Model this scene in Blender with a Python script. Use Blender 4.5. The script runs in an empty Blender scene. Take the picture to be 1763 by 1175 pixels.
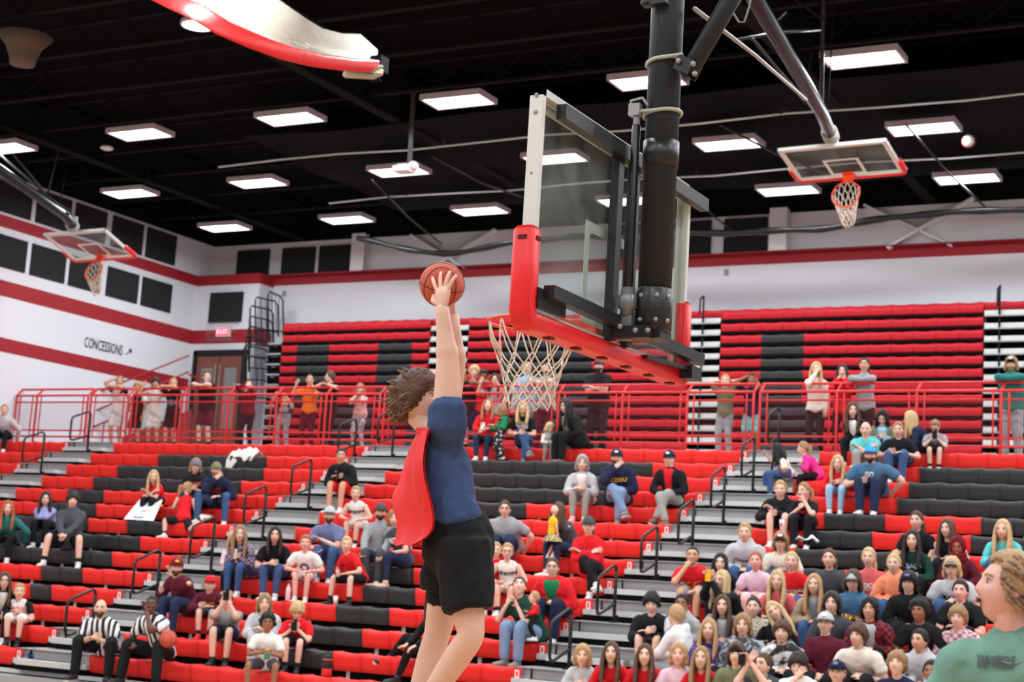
import bpy, math, random
import numpy as np
from mathutils import Matrix, Vector
random.seed(7); rng = np.random.RandomState(11)
V = lambda *a: np.array(a, float)
# ------------------------------------------------------------------ camera
YAW, PITCH, ROLL, FPX = 0.4940586, 0.1547819, -0.0603241, 2764.0
CAM = V(0, 0, 1.70)
def cam_axes():
    f = V(-math.sin(YAW)*math.cos(PITCH), math.cos(YAW)*math.cos(PITCH), math.sin(PITCH))
    r = V(math.cos(YAW), math.sin(YAW), 0); u = np.cross(r, f)
    c, s = math.cos(ROLL), math.sin(ROLL)
    return c*r - s*u, c*u + s*r, f
CR, CU, CF = cam_axes()
def at(x, y, ax, val):
    """point where the sight line through photo position x,y meets the real plane axis=val"""
    d = CF + (x-881.5)/FPX*CR - (y-587.5)/FPX*CU
    return CAM + d*((val-CAM[ax])/d[ax])
sc = bpy.context.scene
cd = bpy.data.cameras.new('camera'); co = bpy.data.objects.new('camera', cd)
sc.collection.objects.link(co); sc.camera = co
cd.sensor_width = 36; cd.lens = FPX/1763*36; cd.clip_end = 200
co.matrix_world = Matrix(((CR[0], CU[0], -CF[0], CAM[0]), (CR[1], CU[1], -CF[1], CAM[1]), (CR[2], CU[2], -CF[2], CAM[2]), (0, 0, 0, 1)))
cd.dof.use_dof = True; cd.dof.focus_distance = 8.3; cd.dof.aperture_fstop = 4.0
# ------------------------------------------------------------------ world, exposure, lamps
w = bpy.data.worlds.new('ambient_fill'); sc.world = w; w.use_nodes = True  # faint cool ambient fill added to the hall, given by no fixture
w.node_tree.nodes['Background'].inputs[0].default_value = (.82, .9, 1, 1)
w.node_tree.nodes['Background'].inputs[1].default_value = .07
sc.view_settings.view_transform = 'Standard'; sc.view_settings.look = 'None'
sc.view_settings.gamma = 1; sc.view_settings.use_curve_mapping = False
sc.view_settings.exposure = 0.13
PANEL_W, BAY_W = 95, 190
LIGHT_Z = 10.05
PANELS = [(-6.67-3.57*i, y) for i in range(-3, 6) for y in (23.15, 26.95, 30.4)]
BAYS = [(-15.84+4.55*i, y) for i in range(-2, 6) for y in (18.55, 13.6, 8.4, 2.0, -4.5) if not (i < 0 and y > 18)]
def area_lamp(name, x, y, z, sx, sy, power, shape='RECTANGLE', col=(.93, .97, 1)):
    l = bpy.data.lights.new(name, 'AREA'); l.shape = shape; l.size = sx; l.size_y = sy
    l.energy = power; l.color = col
    o = bpy.data.objects.new(name, l); o.location = (x, y, z); sc.collection.objects.link(o); return o

# ------------------------------------------------------------------ materials
MATS = {}
def s2l(c):
    return tuple(((v/255)/12.92 if v/255 <= .04045 else (((v/255)+.055)/1.055)**2.4) for v in c)
def mat(name, rgb, rough=.6, metal=0, bump=0, bscale=40, var=0, vscale=6, emit=0, coat=0, alpha=1, spec=.5, lin=False):
    if name in MATS: return MATS[name]
    m = bpy.data.materials.new(name); m.use_nodes = True; nt = m.node_tree; b = nt.nodes['Principled BSDF']
    c = rgb if lin else s2l(rgb)
    b.inputs['Base Color'].default_value = (*c, 1); b.inputs['Roughness'].default_value = rough
    b.inputs['Metallic'].default_value = metal; b.inputs['Specular IOR Level'].default_value = spec
    b.inputs['Coat Weight'].default_value = coat
    if emit:
        b.inputs['Emission Color'].default_value = (*c, 1); b.inputs['Emission Strength'].default_value = emit
    if bump or var:
        tc = nt.nodes.new('ShaderNodeTexCoord')
    if var:
        n = nt.nodes.new('ShaderNodeTexNoise'); n.inputs['Scale'].default_value = vscale; n.inputs['Detail'].default_value = 3
        nt.links.new(tc.outputs['Object'], n.inputs['Vector'])
        r = nt.nodes.new('ShaderNodeMix'); r.data_type = 'RGBA'
        r.inputs[6].default_value = (*[v*(1-var) for v in c], 1); r.inputs[7].default_value = (*[min(1, v*(1+var)) for v in c], 1)
        nt.links.new(n.outputs['Fac'], r.inputs[0]); nt.links.new(r.outputs[2], b.inputs['Base Color'])
    if bump:
        n2 = nt.nodes.new('ShaderNodeTexNoise'); n2.inputs['Scale'].default_value = bscale; n2.inputs['Detail'].default_value = 4
        nt.links.new(tc.outputs['Object'], n2.inputs['Vector'])
        bp = nt.nodes.new('ShaderNodeBump'); bp.inputs['Strength'].default_value = bump; bp.inputs['Distance'].default_value = .02
        nt.links.new(n2.outputs['Fac'], bp.inputs['Height']); nt.links.new(bp.outputs['Normal'], b.inputs['Normal'])
    MATS[name] = m; return m
def pattern(name, kind, c1, c2, scale=10, rough=.8):
    """cloth prints: referee stripes, plaid checks, blotched dye, leopard spots"""
    if name in MATS: return MATS[name]
    m = bpy.data.materials.new(name); m.use_nodes = True; nt = m.node_tree; b = nt.nodes['Principled BSDF']
    b.inputs['Roughness'].default_value = rough; tc = nt.nodes.new('ShaderNodeTexCoord')
    mix = nt.nodes.new('ShaderNodeMix'); mix.data_type = 'RGBA'
    mix.inputs[6].default_value = (*s2l(c1), 1); mix.inputs[7].default_value = (*s2l(c2), 1)
    if kind == 'stripes':
        sx = nt.nodes.new('ShaderNodeSeparateXYZ'); nt.links.new(tc.outputs['Object'], sx.inputs[0])
        a = nt.nodes.new('ShaderNodeMath'); a.operation = 'MULTIPLY'; a.inputs[1].default_value = scale
        f = nt.nodes.new('ShaderNodeMath'); f.operation = 'FRACT'; g = nt.nodes.new('ShaderNodeMath'); g.operation = 'GREATER_THAN'; g.inputs[1].default_value = .5
        nt.links.new(sx.outputs[0], a.inputs[0]); nt.links.new(a.outputs[0], f.inputs[0]); nt.links.new(f.outputs[0], g.inputs[0]); out = g.outputs[0]
    elif kind == 'plaid':
        n = nt.nodes.new('ShaderNodeTexChecker'); n.inputs['Scale'].default_value = scale
        nt.links.new(tc.outputs['Object'], n.inputs['Vector']); out = n.outputs['Fac']
    elif kind == 'blotch':
        n = nt.nodes.new('ShaderNodeTexNoise'); n.inputs['Scale'].default_value = scale; n.inputs['Distortion'].default_value = 1.5
        nt.links.new(tc.outputs['Object'], n.inputs['Vector'])
        g = nt.nodes.new('ShaderNodeMapRange'); g.inputs[1].default_value = .44; g.inputs[2].default_value = .56
        nt.links.new(n.outputs['Fac'], g.inputs[0]); out = g.outputs[0]
    else:
        n = nt.nodes.new('ShaderNodeTexVoronoi'); n.inputs['Scale'].default_value = scale
        nt.links.new(tc.outputs['Object'], n.inputs['Vector'])
        g = nt.nodes.new('ShaderNodeMath'); g.operation = 'LESS_THAN'; g.inputs[1].default_value = .33
        nt.links.new(n.outputs['Distance'], g.inputs[0]); out = g.outputs[0]
    nt.links.new(out, mix.inputs[0]); nt.links.new(mix.outputs[2], b.inputs['Base Color'])
    MATS[name] = m; return m
# ------------------------------------------------------------------ mesh builder
def unit(v):
    v = np.asarray(v, float); n = np.linalg.norm(v); return v/n if n > 1e-9 else V(0, 0, 1)
class MB:
    def __init__(s): s.v = []; s.f = []; s.m = []; s.s = []; s.n = 0
    def add(s, vs, fs, mi=0, sm=True):
        vs = np.asarray(vs, float); s.v.append(vs)
        for f in fs: s.f.append([i+s.n for i in f]); s.m.append(mi); s.s.append(sm)
        s.n += len(vs); return s
    def box(s, c, d, mi=0, R=None):
        h = np.array(d)/2; p = np.array([[x, y, z] for x in (-1, 1) for y in (-1, 1) for z in (-1, 1)])*h
        if R is not None: p = p @ np.array(R).T
        return s.add(p+np.array(c), [(0, 1, 3, 2), (4, 6, 7, 5), (0, 4, 5, 1), (2, 3, 7, 6), (0, 2, 6, 4), (1, 5, 7, 3)], mi, False)
    def boxmm(s, a, b, mi=0):
        a, b = np.array(a, float), np.array(b, float); return s.box((a+b)/2, np.abs(b-a), mi)
    def bar(s, a, b, w, h, up=(0, 0, 1), mi=0):
        a, b = np.array(a, float), np.array(b, float); t = unit(b-a); u = unit(np.cross(up, t)); n = np.cross(t, u)
        R = np.array([t, u, n]).T; return s.box((a+b)/2, (np.linalg.norm(b-a), w, h), mi, R)
    def tube(s, pts, rad, n=8, side=None, cap=True, mi=0, closed=False, sm=True):
        pts = np.array(pts, float); k = len(pts)
        if np.ndim(rad) == 0: rad = [rad]*k
        rad = np.array([(r, r) if np.ndim(r) == 0 else r for r in rad], float)
        if closed: T = np.roll(pts, -1, 0)-np.roll(pts, 1, 0)
        else: T = np.gradient(pts, axis=0)
        T = T/np.maximum(np.linalg.norm(T, axis=1, keepdims=True), 1e-9)
        U = np.zeros_like(T)
        if side is not None:
            sd = np.array(side, float); sd = np.broadcast_to(sd, T.shape)
            U = sd-(sd*T).sum(1, keepdims=True)*T
        else:
            u = unit(np.cross(T[0], (0, 0, 1) if abs(T[0][2]) < .9 else (0, 1, 0)))
            for i in range(k): u = unit(u-(u@T[i])*T[i]); U[i] = u
        U = U/np.maximum(np.linalg.norm(U, axis=1, keepdims=True), 1e-9); Wv = np.cross(T, U)
        if cap and not closed:
            e = (rad[0].min()*.5, rad[-1].min()*.5)
            pts = np.vstack([pts[0]-T[0]*e[0], pts, pts[-1]+T[-1]*e[1]]); rad = np.vstack([rad[0]*.6, rad, rad[-1]*.6])
            U = np.vstack([U[0], U, U[-1]]); Wv = np.vstack([Wv[0], Wv, Wv[-1]]); k += 2
        a = np.linspace(0, 2*np.pi, n, endpoint=False); ca, sa = np.cos(a), np.sin(a)
        P = pts[:, None, :]+U[:, None, :]*(rad[:, 0, None, None]*ca[None, :, None])+Wv[:, None, :]*(rad[:, 1, None, None]*sa[None, :, None])
        fs = []
        for i in range(k if closed else k-1):
            j = (i+1) % k
            for q in range(n): r = (q+1) % n; fs.append((i*n+q, i*n+r, j*n+r, j*n+q))
        if not closed: fs.append(tuple(range(n))[::-1]); fs.append(tuple((k-1)*n+q for q in range(n)))
        return s.add(P.reshape(-1, 3), fs, mi, sm)
    def ell(s, c, r, n=10, m=7, R=None, mi=0, sm=True):
        th = np.linspace(0, np.pi, m+1)[1:-1]; a = np.linspace(0, 2*np.pi, n, endpoint=False)
        P = [(0, 0, 1)]+[(math.sin(t)*math.cos(x), math.sin(t)*math.sin(x), math.cos(t)) for t in th for x in a]+[(0, 0, -1)]
        P = np.array(P)*np.array(r)
        if R is not None: P = P @ np.array(R).T
        fs = [(0, 1+i, 1+(i+1) % n) for i in range(n)]
        for j in range(len(th)-1):
            for i in range(n): k = (i+1) % n; fs.append((1+j*n+i, 1+(j+1)*n+i, 1+(j+1)*n+k, 1+j*n+k))
        b = 1+(len(th)-1)*n; fs += [(b+i, len(P)-1, b+(i+1) % n) for i in range(n)]
        return s.add(P+np.array(c), fs, mi, sm)
    def grid(s, P, mi=0, sm=True, flip=False, wrap=False):
        P = np.asarray(P, float); a, b = P.shape[:2]; fs = []
        for i in range(a-1):
            for j in range(b if wrap else b-1):
                k = (j+1) % b; q = (i*b+j, i*b+k, (i+1)*b+k, (i+1)*b+j); fs.append(q[::-1] if flip else q)
        return s.add(P.reshape(-1, 3), fs, mi, sm)
    def prism(s, poly, a, b, ax=1, mi=0, sm=False):
        """polygon (list of 2d points) extruded along axis ax from a to b"""
        n = len(poly); o = [i for i in range(3) if i != ax]; P = np.zeros((2*n, 3))
        for k, t in enumerate((a, b)):
            for i, (u, v) in enumerate(poly): P[k*n+i, ax] = t; P[k*n+i, o[0]] = u; P[k*n+i, o[1]] = v
        fs = [tuple(range(n)), tuple(range(n, 2*n))[::-1]]+[(i, i+n, (i+1) % n+n, (i+1) % n) for i in range(n)]
        return s.add(P, fs, mi, sm)
    def mesh(s, name, mats, xf=None):
        me = bpy.data.meshes.new(name); vs = np.vstack(s.v)
        if xf is not None: vs = vs @ xf[:3, :3].T+xf[:3, 3]
        me.from_pydata(vs.tolist(), [], s.f)
        if not isinstance(mats, (list, tuple)): mats = [mats]
        for m in mats: me.materials.append(m)
        me.polygons.foreach_set('material_index', s.m); me.polygons.foreach_set('use_smooth', s.s); me.update()
        return me
    def build(s, name, mats, parent=None, world=False, **kw):
        xf = None
        if parent is not None and world: xf = np.array(wmat(parent).inverted())
        o = bpy.data.objects.new(name, s.mesh(name, mats, xf)); sc.collection.objects.link(o)
        if parent is not None: o.parent = parent
        for k, v in kw.items(): o[k] = v
        return o
def wmat(o):
    m = Matrix.LocRotScale(o.location, o.rotation_euler, o.scale)
    return (wmat(o.parent) @ m) if o.parent else m
def thing(name, label, cat, loc=(0, 0, 0), rz=0, group=None):
    o = bpy.data.objects.new(name, None); sc.collection.objects.link(o); o.location = loc; o.rotation_euler = (0, 0, rz)
    o['label'] = label; o['category'] = cat; o.empty_display_size = .1
    if group: o['group'] = group
    return o
def tag(o, label, cat, group=None, kind=None):
    o['label'] = label; o['category'] = cat
    if group: o['group'] = group
    if kind: o['kind'] = kind
    return o
def struct(name, mb, m): return mb.build(name, m, kind='structure')
def dup(r, loc=None, rot=None, label=None):
    c = r.copy(); sc.collection.objects.link(c)
    if loc is not None: c.location = loc
    if rot is not None: c.rotation_euler = rot
    if label: c['label'] = label
    for ch in [o for o in r.children]:
        d = ch.copy(); sc.collection.objects.link(d); d.parent = c
        for g in [o for o in ch.children]: e = g.copy(); sc.collection.objects.link(e); e.parent = d
    return c
def textmesh(txt, size, font_shear=0, bold=.0):
    cu = bpy.data.curves.new('lettering', 'FONT'); cu.body = txt; cu.size = size; cu.align_x = 'CENTER'; cu.align_y = 'CENTER'
    cu.shear = font_shear; cu.offset = bold; cu.resolution_u = 2
    o = bpy.data.objects.new('lettering', cu); sc.collection.objects.link(o)
    dg = bpy.context.evaluated_depsgraph_get(); me = bpy.data.meshes.new_from_object(o.evaluated_get(dg))
    bpy.data.objects.remove(o); vs = np.array([v.co[:] for v in me.vertices]); fs = [tuple(p.vertices) for p in me.polygons]
    bpy.data.meshes.remove(me); return vs, fs
# palette
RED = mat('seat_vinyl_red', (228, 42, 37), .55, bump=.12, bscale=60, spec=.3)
RED_DIM = mat('seat_vinyl_red_dim', (182, 22, 36), .55, bump=.12, bscale=60, spec=.3)  # same red vinyl, darkened to paint in the weaker light on the upper seats
BLK = mat('seat_vinyl_black', (46, 46, 49), .5, bump=.12, bscale=60, spec=.35)
DARK = mat('black_steel', (14, 14, 16), .45, spec=.4)
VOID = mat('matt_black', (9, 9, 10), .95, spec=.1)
ALU = mat('grey_aluminium', (158, 157, 158), .5, metal=.1, var=.08, vscale=3)
ALUL = mat('pale_step_nosing', (192, 191, 188), .5, var=.05, vscale=5)
TAN = mat('tan_deck_board', (170, 150, 128), .6, var=.1, vscale=2)
RAILRED = mat('red_rail_paint', (205, 32, 34), .4)
WHITE = mat('white_paint', (226, 226, 228), .5)
CHROME = mat('galvanised_steel', (150, 150, 150), .4, metal=.3)
# ------------------------------------------------------------------ the hall
XL, YB, YJ, XR, YF = -27.37, 33.6, 33.0, 13.0, -12.0
def wall_paint(name, rgb):
    m = mat(name, rgb, .7); nt = m.node_tree; b = nt.nodes['Principled BSDF']
    tc = nt.nodes.new('ShaderNodeTexCoord'); mp = nt.nodes.new('ShaderNodeMapping')
    br = nt.nodes.new('ShaderNodeTexBrick'); br.inputs['Scale'].default_value = 1; br.inputs['Brick Width'].default_value = .4
    br.inputs['Row Height'].default_value = .2; br.inputs['Mortar Size'].default_value = .006
    ge = nt.nodes.new('ShaderNodeSeparateXYZ'); ad = nt.nodes.new('ShaderNodeMath'); ad.operation = 'ADD'; cb = nt.nodes.new('ShaderNodeCombineXYZ')
    nt.links.new(tc.outputs['Object'], ge.inputs[0]); nt.links.new(ge.outputs[0], ad.inputs[0]); nt.links.new(ge.outputs[1], ad.inputs[1])
    nt.links.new(ad.outputs[0], cb.inputs[0]); nt.links.new(ge.outputs[2], cb.inputs[1]); nt.links.new(cb.outputs[0], br.inputs['Vector'])
    bp = nt.nodes.new('ShaderNodeBump'); bp.inputs['Strength'].default_value = .35; bp.inputs['Distance'].default_value = .01; bp.invert = True
    nt.links.new(br.outputs['Fac'], bp.inputs['Height']); nt.links.new(bp.outputs['Normal'], b.inputs['Normal'])
    return m
WALL = wall_paint('white_block_paint', (214, 215, 222)); WRED = wall_paint('red_block_paint', (152, 22, 34))
fm = mat('maple_floor', (190, 150, 105), .25, var=.12, vscale=1.5)
m = MB(); m.boxmm((XL-.3, YF-.3, -.2), (XR+.3, YB+.3, 0)); struct('floor', m, fm)
m = MB(); m.boxmm((XL-.3, YF-.3, 0), (XL, YB+.3, 11.4)); struct('wall_left', m, WALL)
m = MB(); m.boxmm((XL, YB, 0), (XR, YB+.3, 11.4)); struct('wall_back', m, WALL)
m = MB(); m.boxmm((XL, YJ, 0), (-25.3, YB, 9.5)); struct('wall_corner', m, WALL)
m = MB(); m.boxmm((XR, YF-.3, 0), (XR+.3, YB+.3, 11.4)); struct('wall_right', m, WALL)
m = MB(); m.boxmm((XL-.3, YF-.3, 0), (XR+.3, YF, 11.4)); struct('wall_front', m, WALL)
CEIL = mat('black_roof_deck', (14, 14, 17), .95, spec=.05)
m = MB(); m.boxmm((XL-.3, YF-.3, 11.4), (XR+.3, YB+.3, 11.6))
m.boxmm((XL, YB-.03, 10.42), (XR, YB, 11.4)); m.boxmm((XL, YF, 10.42), (XL+.03, YB, 11.4)); struct('ceiling', m, CEIL)
# painted stripes
n = 0
def stripe(a, b):
    global n; n += 1; q = MB(); q.boxmm(a, b); struct('trim_%d' % n, q, WRED)
E4 = .006
stripe((XL, YF, 9.22), (XL+E4, YJ, 9.50)); stripe((XL, YF, 7.66), (XL+E4, YJ, 8.02)); stripe((XL, YF, 6.40), (XL+E4, YJ, 6.72))
stripe((XL, YJ-E4, 9.22), (-25.3+E4, YJ, 9.50)); stripe((-25.3, YJ-E4, 9.22), (-25.3+E4, YB, 9.50))
stripe((XL, YJ-E4, 7.66), (-25.3+E4, YJ, 8.02)); stripe((-25.3, YB-E4, 9.27), (XR, YB, 9.50))
# stripe that wraps the pilaster side below
stripe((-25.3, YJ-E4, 7.66), (-25.3+E4, YB, 8.02))
# roof joists and girders
JOI = mat('black_joist_paint', (20, 20, 23), .9, spec=.1)
for i, y in enumerate([2.0+1.83*k for k in range(17)]):
    j = MB(); j.boxmm((XL, y-.06, 10.62), (XR, y+.06, 10.67)); j.boxmm((XL, y-.05, 11.15), (XR, y+.05, 11.2))
    xs = np.arange(XL, XR-.6, .6)
    for k, x in enumerate(xs): j.bar((x, y, 10.66 if k % 2 else 11.16), (x+.6, y, 11.16 if k % 2 else 10.66), .03, .03, up=(0, 1, 0))
    j.build('roof_joist', JOI, kind='structure')
for x in (-24.5, -16.3, -8.1, .1, 8.3):
    j = MB(); j.boxmm((x-.12, YF, 10.45), (x+.12, YB-.03, 10.5)); j.boxmm((x-.02, YF, 10.5), (x+.02, YB-.03, 11.3)); j.boxmm((x-.12, YF, 11.3), (x+.12, YB-.03, 11.36))
    j.build('roof_girder', JOI, kind='structure')
# wall column and cross bracing on the back wall
for i, (xc, br) in enumerate(((-22.6, ((-21.1, 10.4, -19.5, 9.5), (-18.65, 10.4, -20.4, 9.5))), (-11.45, ((-9.55, 10.47, -7.65, 9.47), (-7.2, 10.47, -9.0, 9.47))))):
    m = MB(); m.boxmm((xc-.2, YB-.22, 9.5), (xc+.2, YB-.2, 10.5)); m.boxmm((xc-.2, YB-.04, 9.5), (xc+.2, YB-.02, 10.5)); m.boxmm((xc-.02, YB-.2, 9.5), (xc+.02, YB, 10.5))
    m.build('wall_column', WHITE, kind='structure')
    for j, (xa_, za, xb_, zb) in enumerate(br):
        m = MB(); m.bar((xa_, YB-.06-.06*j, za), (xb_, YB-.06-.06*j, zb), .05, .19, up=(0, 1, 0)); m.build('wall_brace', WHITE, kind='structure')
# ledge in front of the bracing (top of stripe)
m = MB(); m.boxmm((-25.3, YB-.25, 9.5), (XR, YB, 9.52)); struct('trim_ledge', m, WRED)
# acoustic panels
FELT = mat('black_acoustic_felt', (24, 25, 29), .95, bump=.3, bscale=90)
def panel(a, b, label):
    q = MB(); q.boxmm(a, b); tag(q.build('acoustic_panel', FELT), label, 'acoustic panel', 'black acoustic wall panels')
low = [(24.45, 25.62), (25.72, 26.88), (26.95, 28.16), (28.22, 29.40), (29.53, 30.76), (30.82, 32.05)]
nm = ['nearest to the left edge of the photo', 'left of the hanging practice goal', 'behind the left practice goal net', 'right of the practice goal net', 'second from the corner', 'next to the corner']
for (a, b), t in zip(low, ['hidden end of row', 'leftmost in the photo', 'second from left', 'behind the practice net', 'second from the corner', 'closest to the corner']):
    panel((XL, a+.03, 8.31), (XL+.03, b-.05, 9.05), 'black square acoustic panel between the red stripes on left wall, '+t)
for (a, b), t in zip(low, ['hidden end of row', 'leftmost in the photo', 'second from left', 'behind the practice goal', 'second from the corner', 'closest to the corner']):
    panel((XL, a+.03, 9.56), (XL+.03, b-.05, 10.35), 'black acoustic panel above the top red stripe on left wall, '+t)
for (a, b), t in zip([(-26.55, -25.5), (-25.08, -24.04), (-23.9, -22.86), (-15.5, -14.4), (-14.3, -13.1), (-12.95+.0, -12.9), (-12.78, -11.76)],
                     ['nearest the corner', 'second from the corner', 'next to the first white column', 'behind the main backboard left', 'behind the main backboard', 'x', 'next to the second white column']):
    if t != 'x': panel((a, YB-.06, 9.54), (b, YB-.001, 10.26 if a < -20 else 10.35), 'black acoustic panel above the stripe on back wall, '+t)
panel((-26.85, YJ-.06, 8.22), (-25.79, YJ, 9.01), 'black acoustic panel on the short corner wall above the exit sign')
# walkway deck behind the lower seats
m = MB(); m.boxmm((XL, 25.95+.55, 4.0), (XR, YB, 4.33)); m.boxmm((XL, 26.5, 0), (XR, 26.6, 4.0)); struct('floor_walkway', m, mat('grey_concrete', (176, 174, 172), .7, var=.06))
# double doors in the corner wall
m = MB(); m.boxmm((-27.2, YJ-.1, 4.33), (-27.1, YJ-.0, 7.45)); m.boxmm((-25.6, YJ-.1, 4.33), (-25.5, YJ, 7.45)); m.boxmm((-27.2, YJ-.1, 7.33), (-25.5, YJ, 7.47))
fr = m.build('door_frame', DARK, kind='structure')
DOORM = mat('brown_wood_door', (116, 66, 52), .5, var=.15, vscale=3); GL = mat('dim_door_glass', (120, 118, 116), .12, spec=.7)
for i, x in enumerate((-27.1, -26.34)):
    m = MB(); m.boxmm((x+.01, YJ-.06, 4.34), (x+.74, YJ-.01, 7.32)); d = struct('door_%d' % (i+1), m, DOORM)
    m = MB(); m.boxmm((x+.2, YJ-.075, 5.4), (x+.58, YJ-.06, 7.0)); m.build('door_glass', GL, d)
    m = MB(); m.tube([(x+(.68 if i == 0 else .07), YJ-.12, 5.2), (x+(.68 if i == 0 else .07), YJ-.12, 7.1)], .012); m.build('pull_handle', CHROME, d)
# exit sign with wire cage
EX = at(383, 572, 1, YJ-.1)
t = thing('exit_sign', 'lit red exit sign in a wire cage above the brown doors', 'exit sign', EX)
m = MB(); m.box((0, .04, 0), (.42, .08, .24)); m.build('housing', WHITE, t)
m = MB(); m.box((0, -.01, 0), (.38, .02, .2)); m.build('lit_face', mat('exit_glow', (255, 70, 90), .5, emit=1.3), t)
vs, fs = textmesh('EXIT', .17); m = MB(); m.add(np.c_[vs[:, 0], np.full(len(vs), -.025), vs[:, 1]], fs, 0, False); m.build('lettering', mat('exit_letters', (255, 225, 225), .5, emit=1.5), t)
m = MB()
for x in np.linspace(-.4, .4, 9): m.tube([(x, .08, .25), (x, -.15, .22), (x, -.15, -.22), (x, .08, -.25)], .006, 5)
for z in (-.22, 0, .22): m.tube([(-.4, .08, z), (-.4, -.15, z), (.4, -.15, z), (.4, .08, z)], .006, 5)
m.build('wire_cage', CHROME, t)
# CONCESSIONS lettering on the left wall, with its arrow
vs, fs = textmesh('CONCESSIONS', .235, bold=.002)
wd = vs[:, 0].max()-vs[:, 0].min(); hh = vs[:, 1].max()-vs[:, 1].min()
c0 = V(XL+.012, 29.69, 7.045); P = np.c_[np.full(len(vs), c0[0]), c0[1]+vs[:, 0]*1.36/wd, c0[2]+vs[:, 1]*.26/hh]
m = MB(); m.add(P, fs, 0, False); INK = mat('black_wall_lettering', (28, 26, 30), .6); t = thing('wall_sign', 'black CONCESSIONS lettering with arrow on the left wall', 'sign', (XL, 29.7, 7.05))
m.build('lettering', INK, t, world=True)
m = MB(); a, b = V(XL+.012, 30.5, 6.99), V(XL+.012, 30.68, 7.12); m.bar(a, b, .006, .035, up=(1, 0, 0))
m.add([b+V(0, .03, .03), b+V(0, -.10, .02), b+V(0, .01, -.10)], [(0, 1, 2)], 0, False); m.build('arrow', INK, t, world=True)
# sensors on the back wall
for x, y in ((489, 506), (1250, 469)):
    c = at(x, y, 1, YB-.03); q = MB(); q.box(c, (.09, .04, .14)); q.box(c+V(0, -.03, 0), (.04, .03, .09))
    tag(q.build('wall_outlet', mat('grey_plastic', (150, 150, 150), .6)), 'small grey outlet box on white back wall '+('near the folded rails' if x < 600 else 'right of the main backboard'), 'outlet box')
# roof lights
LED = mat('led_diffuser', (255, 252, 255), .5, emit=5.0); RIM = mat('fixture_rim', (185, 178, 190), .5)
k = 0
GROW = {23.15: 'first row toward the court', 26.95: 'middle row', 30.4: 'row nearest the back wall'}
PX = []
for (x, y) in PANELS:
    t = thing('ceiling_light', '', 'ceiling light', (x, y, LIGHT_Z), 0, 'rectangular ceiling lights over the stand')
    i = int(round((-6.67-x)/3.57)); order = ['right of the frame', 'right edge', 'rightmost', 'first', 'second', 'third', 'fourth', 'fifth', 'sixth'][i+3]
    t['label'] = 'white rectangular ceiling light in the %s, %s' % (GROW[y], {-3: 'third beyond the right edge', -2: 'second beyond the right edge', -1: 'first beyond the right edge', 0: 'rightmost in the photo', 1: 'second from the right', 2: 'third from the right', 3: 'fourth from the right', 4: 'fifth from the right', 5: 'leftmost in the photo'}[i])
    if 'diffm' not in globals():
        q = MB(); q.boxmm((-.56, -.28, .0), (.56, .28, .02)); diffm = q.mesh('diffuser', LED)
        q = MB()
        for a, b in (((-.6, -.32, -.01), (.6, -.28, .09)), ((-.6, .28, -.01), (.6, .32, .09)), ((-.6, -.28, -.01), (-.56, .28, .09)), ((.56, -.28, -.01), (.6, .28, .09)), ((-.56, -.28, .05), (.56, .28, .09))): q.boxmm(a, b)
        rimm = q.mesh('frame', RIM)
        q = MB()
        for sx in (-.5, .5): q.tube([(sx, 0, .09), (sx, 0, .6)], .006, 5)
        rodm = q.mesh('hanger', DARK)
    for nm_, me in (('diffuser', diffm), ('frame', rimm), ('hanger', rodm)):
        o = bpy.data.objects.new(nm_, me); sc.collection.objects.link(o); o.parent = t
    area_lamp('light_source', x, y, LIGHT_Z-.015, 1.1, .54, PANEL_W)
q = MB(); q.tube([(0, 0, .0), (0, 0, .03)], .24, 20, cap=False); highm = q.mesh('diffuser', LED)
q = MB(); q.tube([(0, 0, .0), (0, 0, .06), (0, 0, .14), (0, 0, .2)], [.27, .27, .2, .08], 20, cap=False); q.tube([(0, 0, .2), (0, 0, .9)], .02, 6)
q.boxmm((.35, -.25, -.05), (.75, .25, .12)); hous = q.mesh('housing', RIM)
names = {}
for (x, y) in BAYS:
    t = thing('high_bay_light', 'round high bay light over the court, outside the photo', 'ceiling light', (x, y, LIGHT_Z), 0, 'round high bay lights over the court')
    if abs(x+15.84) < .1 and y > 18: t['label'] = 'bright round high bay light left of the white and red curtain'
    elif abs(x+11.29) < .1 and y > 18: t['label'] = 'round high bay light at the top edge right of the curtain'
    else: t['label'] = 'round high bay light over the court out of view, %s row, %s from left' % ({18.55: 'first', 13.6: 'second', 8.4: 'third', 2.0: 'fourth', -4.5: 'fifth'}[y], ['first', 'second', 'third', 'fourth', 'fifth', 'sixth', 'seventh', 'eighth'][int(round((x+24.94)/4.55))])
    for nm_, me in (('diffuser', highm), ('housing', hous)):
        o = bpy.data.objects.new(nm_, me); sc.collection.objects.link(o); o.parent = t
    area_lamp('light_source', x, y, LIGHT_Z-.015, .44, .44, BAY_W, 'DISK')
# curtain battens (silver pipes) and their hangers
for y, xa, xb in ((25.05, -20.5, XR), (28.3, -20.0, XR)):
    q = MB(); q.tube([(x, y, 9.9+.03*math.sin(x*1.3)) for x in np.arange(xa, xb, 1.5)], .019, 6)
    t = tag(q.build('curtain_pipe', mat('pipe_silver', (185, 190, 188), .35, metal=.3)), 'long silver curtain pipe hung under the roof, '+('nearer the court' if y < 26 else 'nearer the back wall'), 'pipe')
    for x in np.arange(xa+2, xb, 3.3):
        q = MB(); q.tube([(x, y, 9.92), (x, y, 10.6)], .008, 5); q.box((x, y, 9.98), (.06, .04, .12)); q.build('pipe_hanger', DARK, t)
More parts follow.
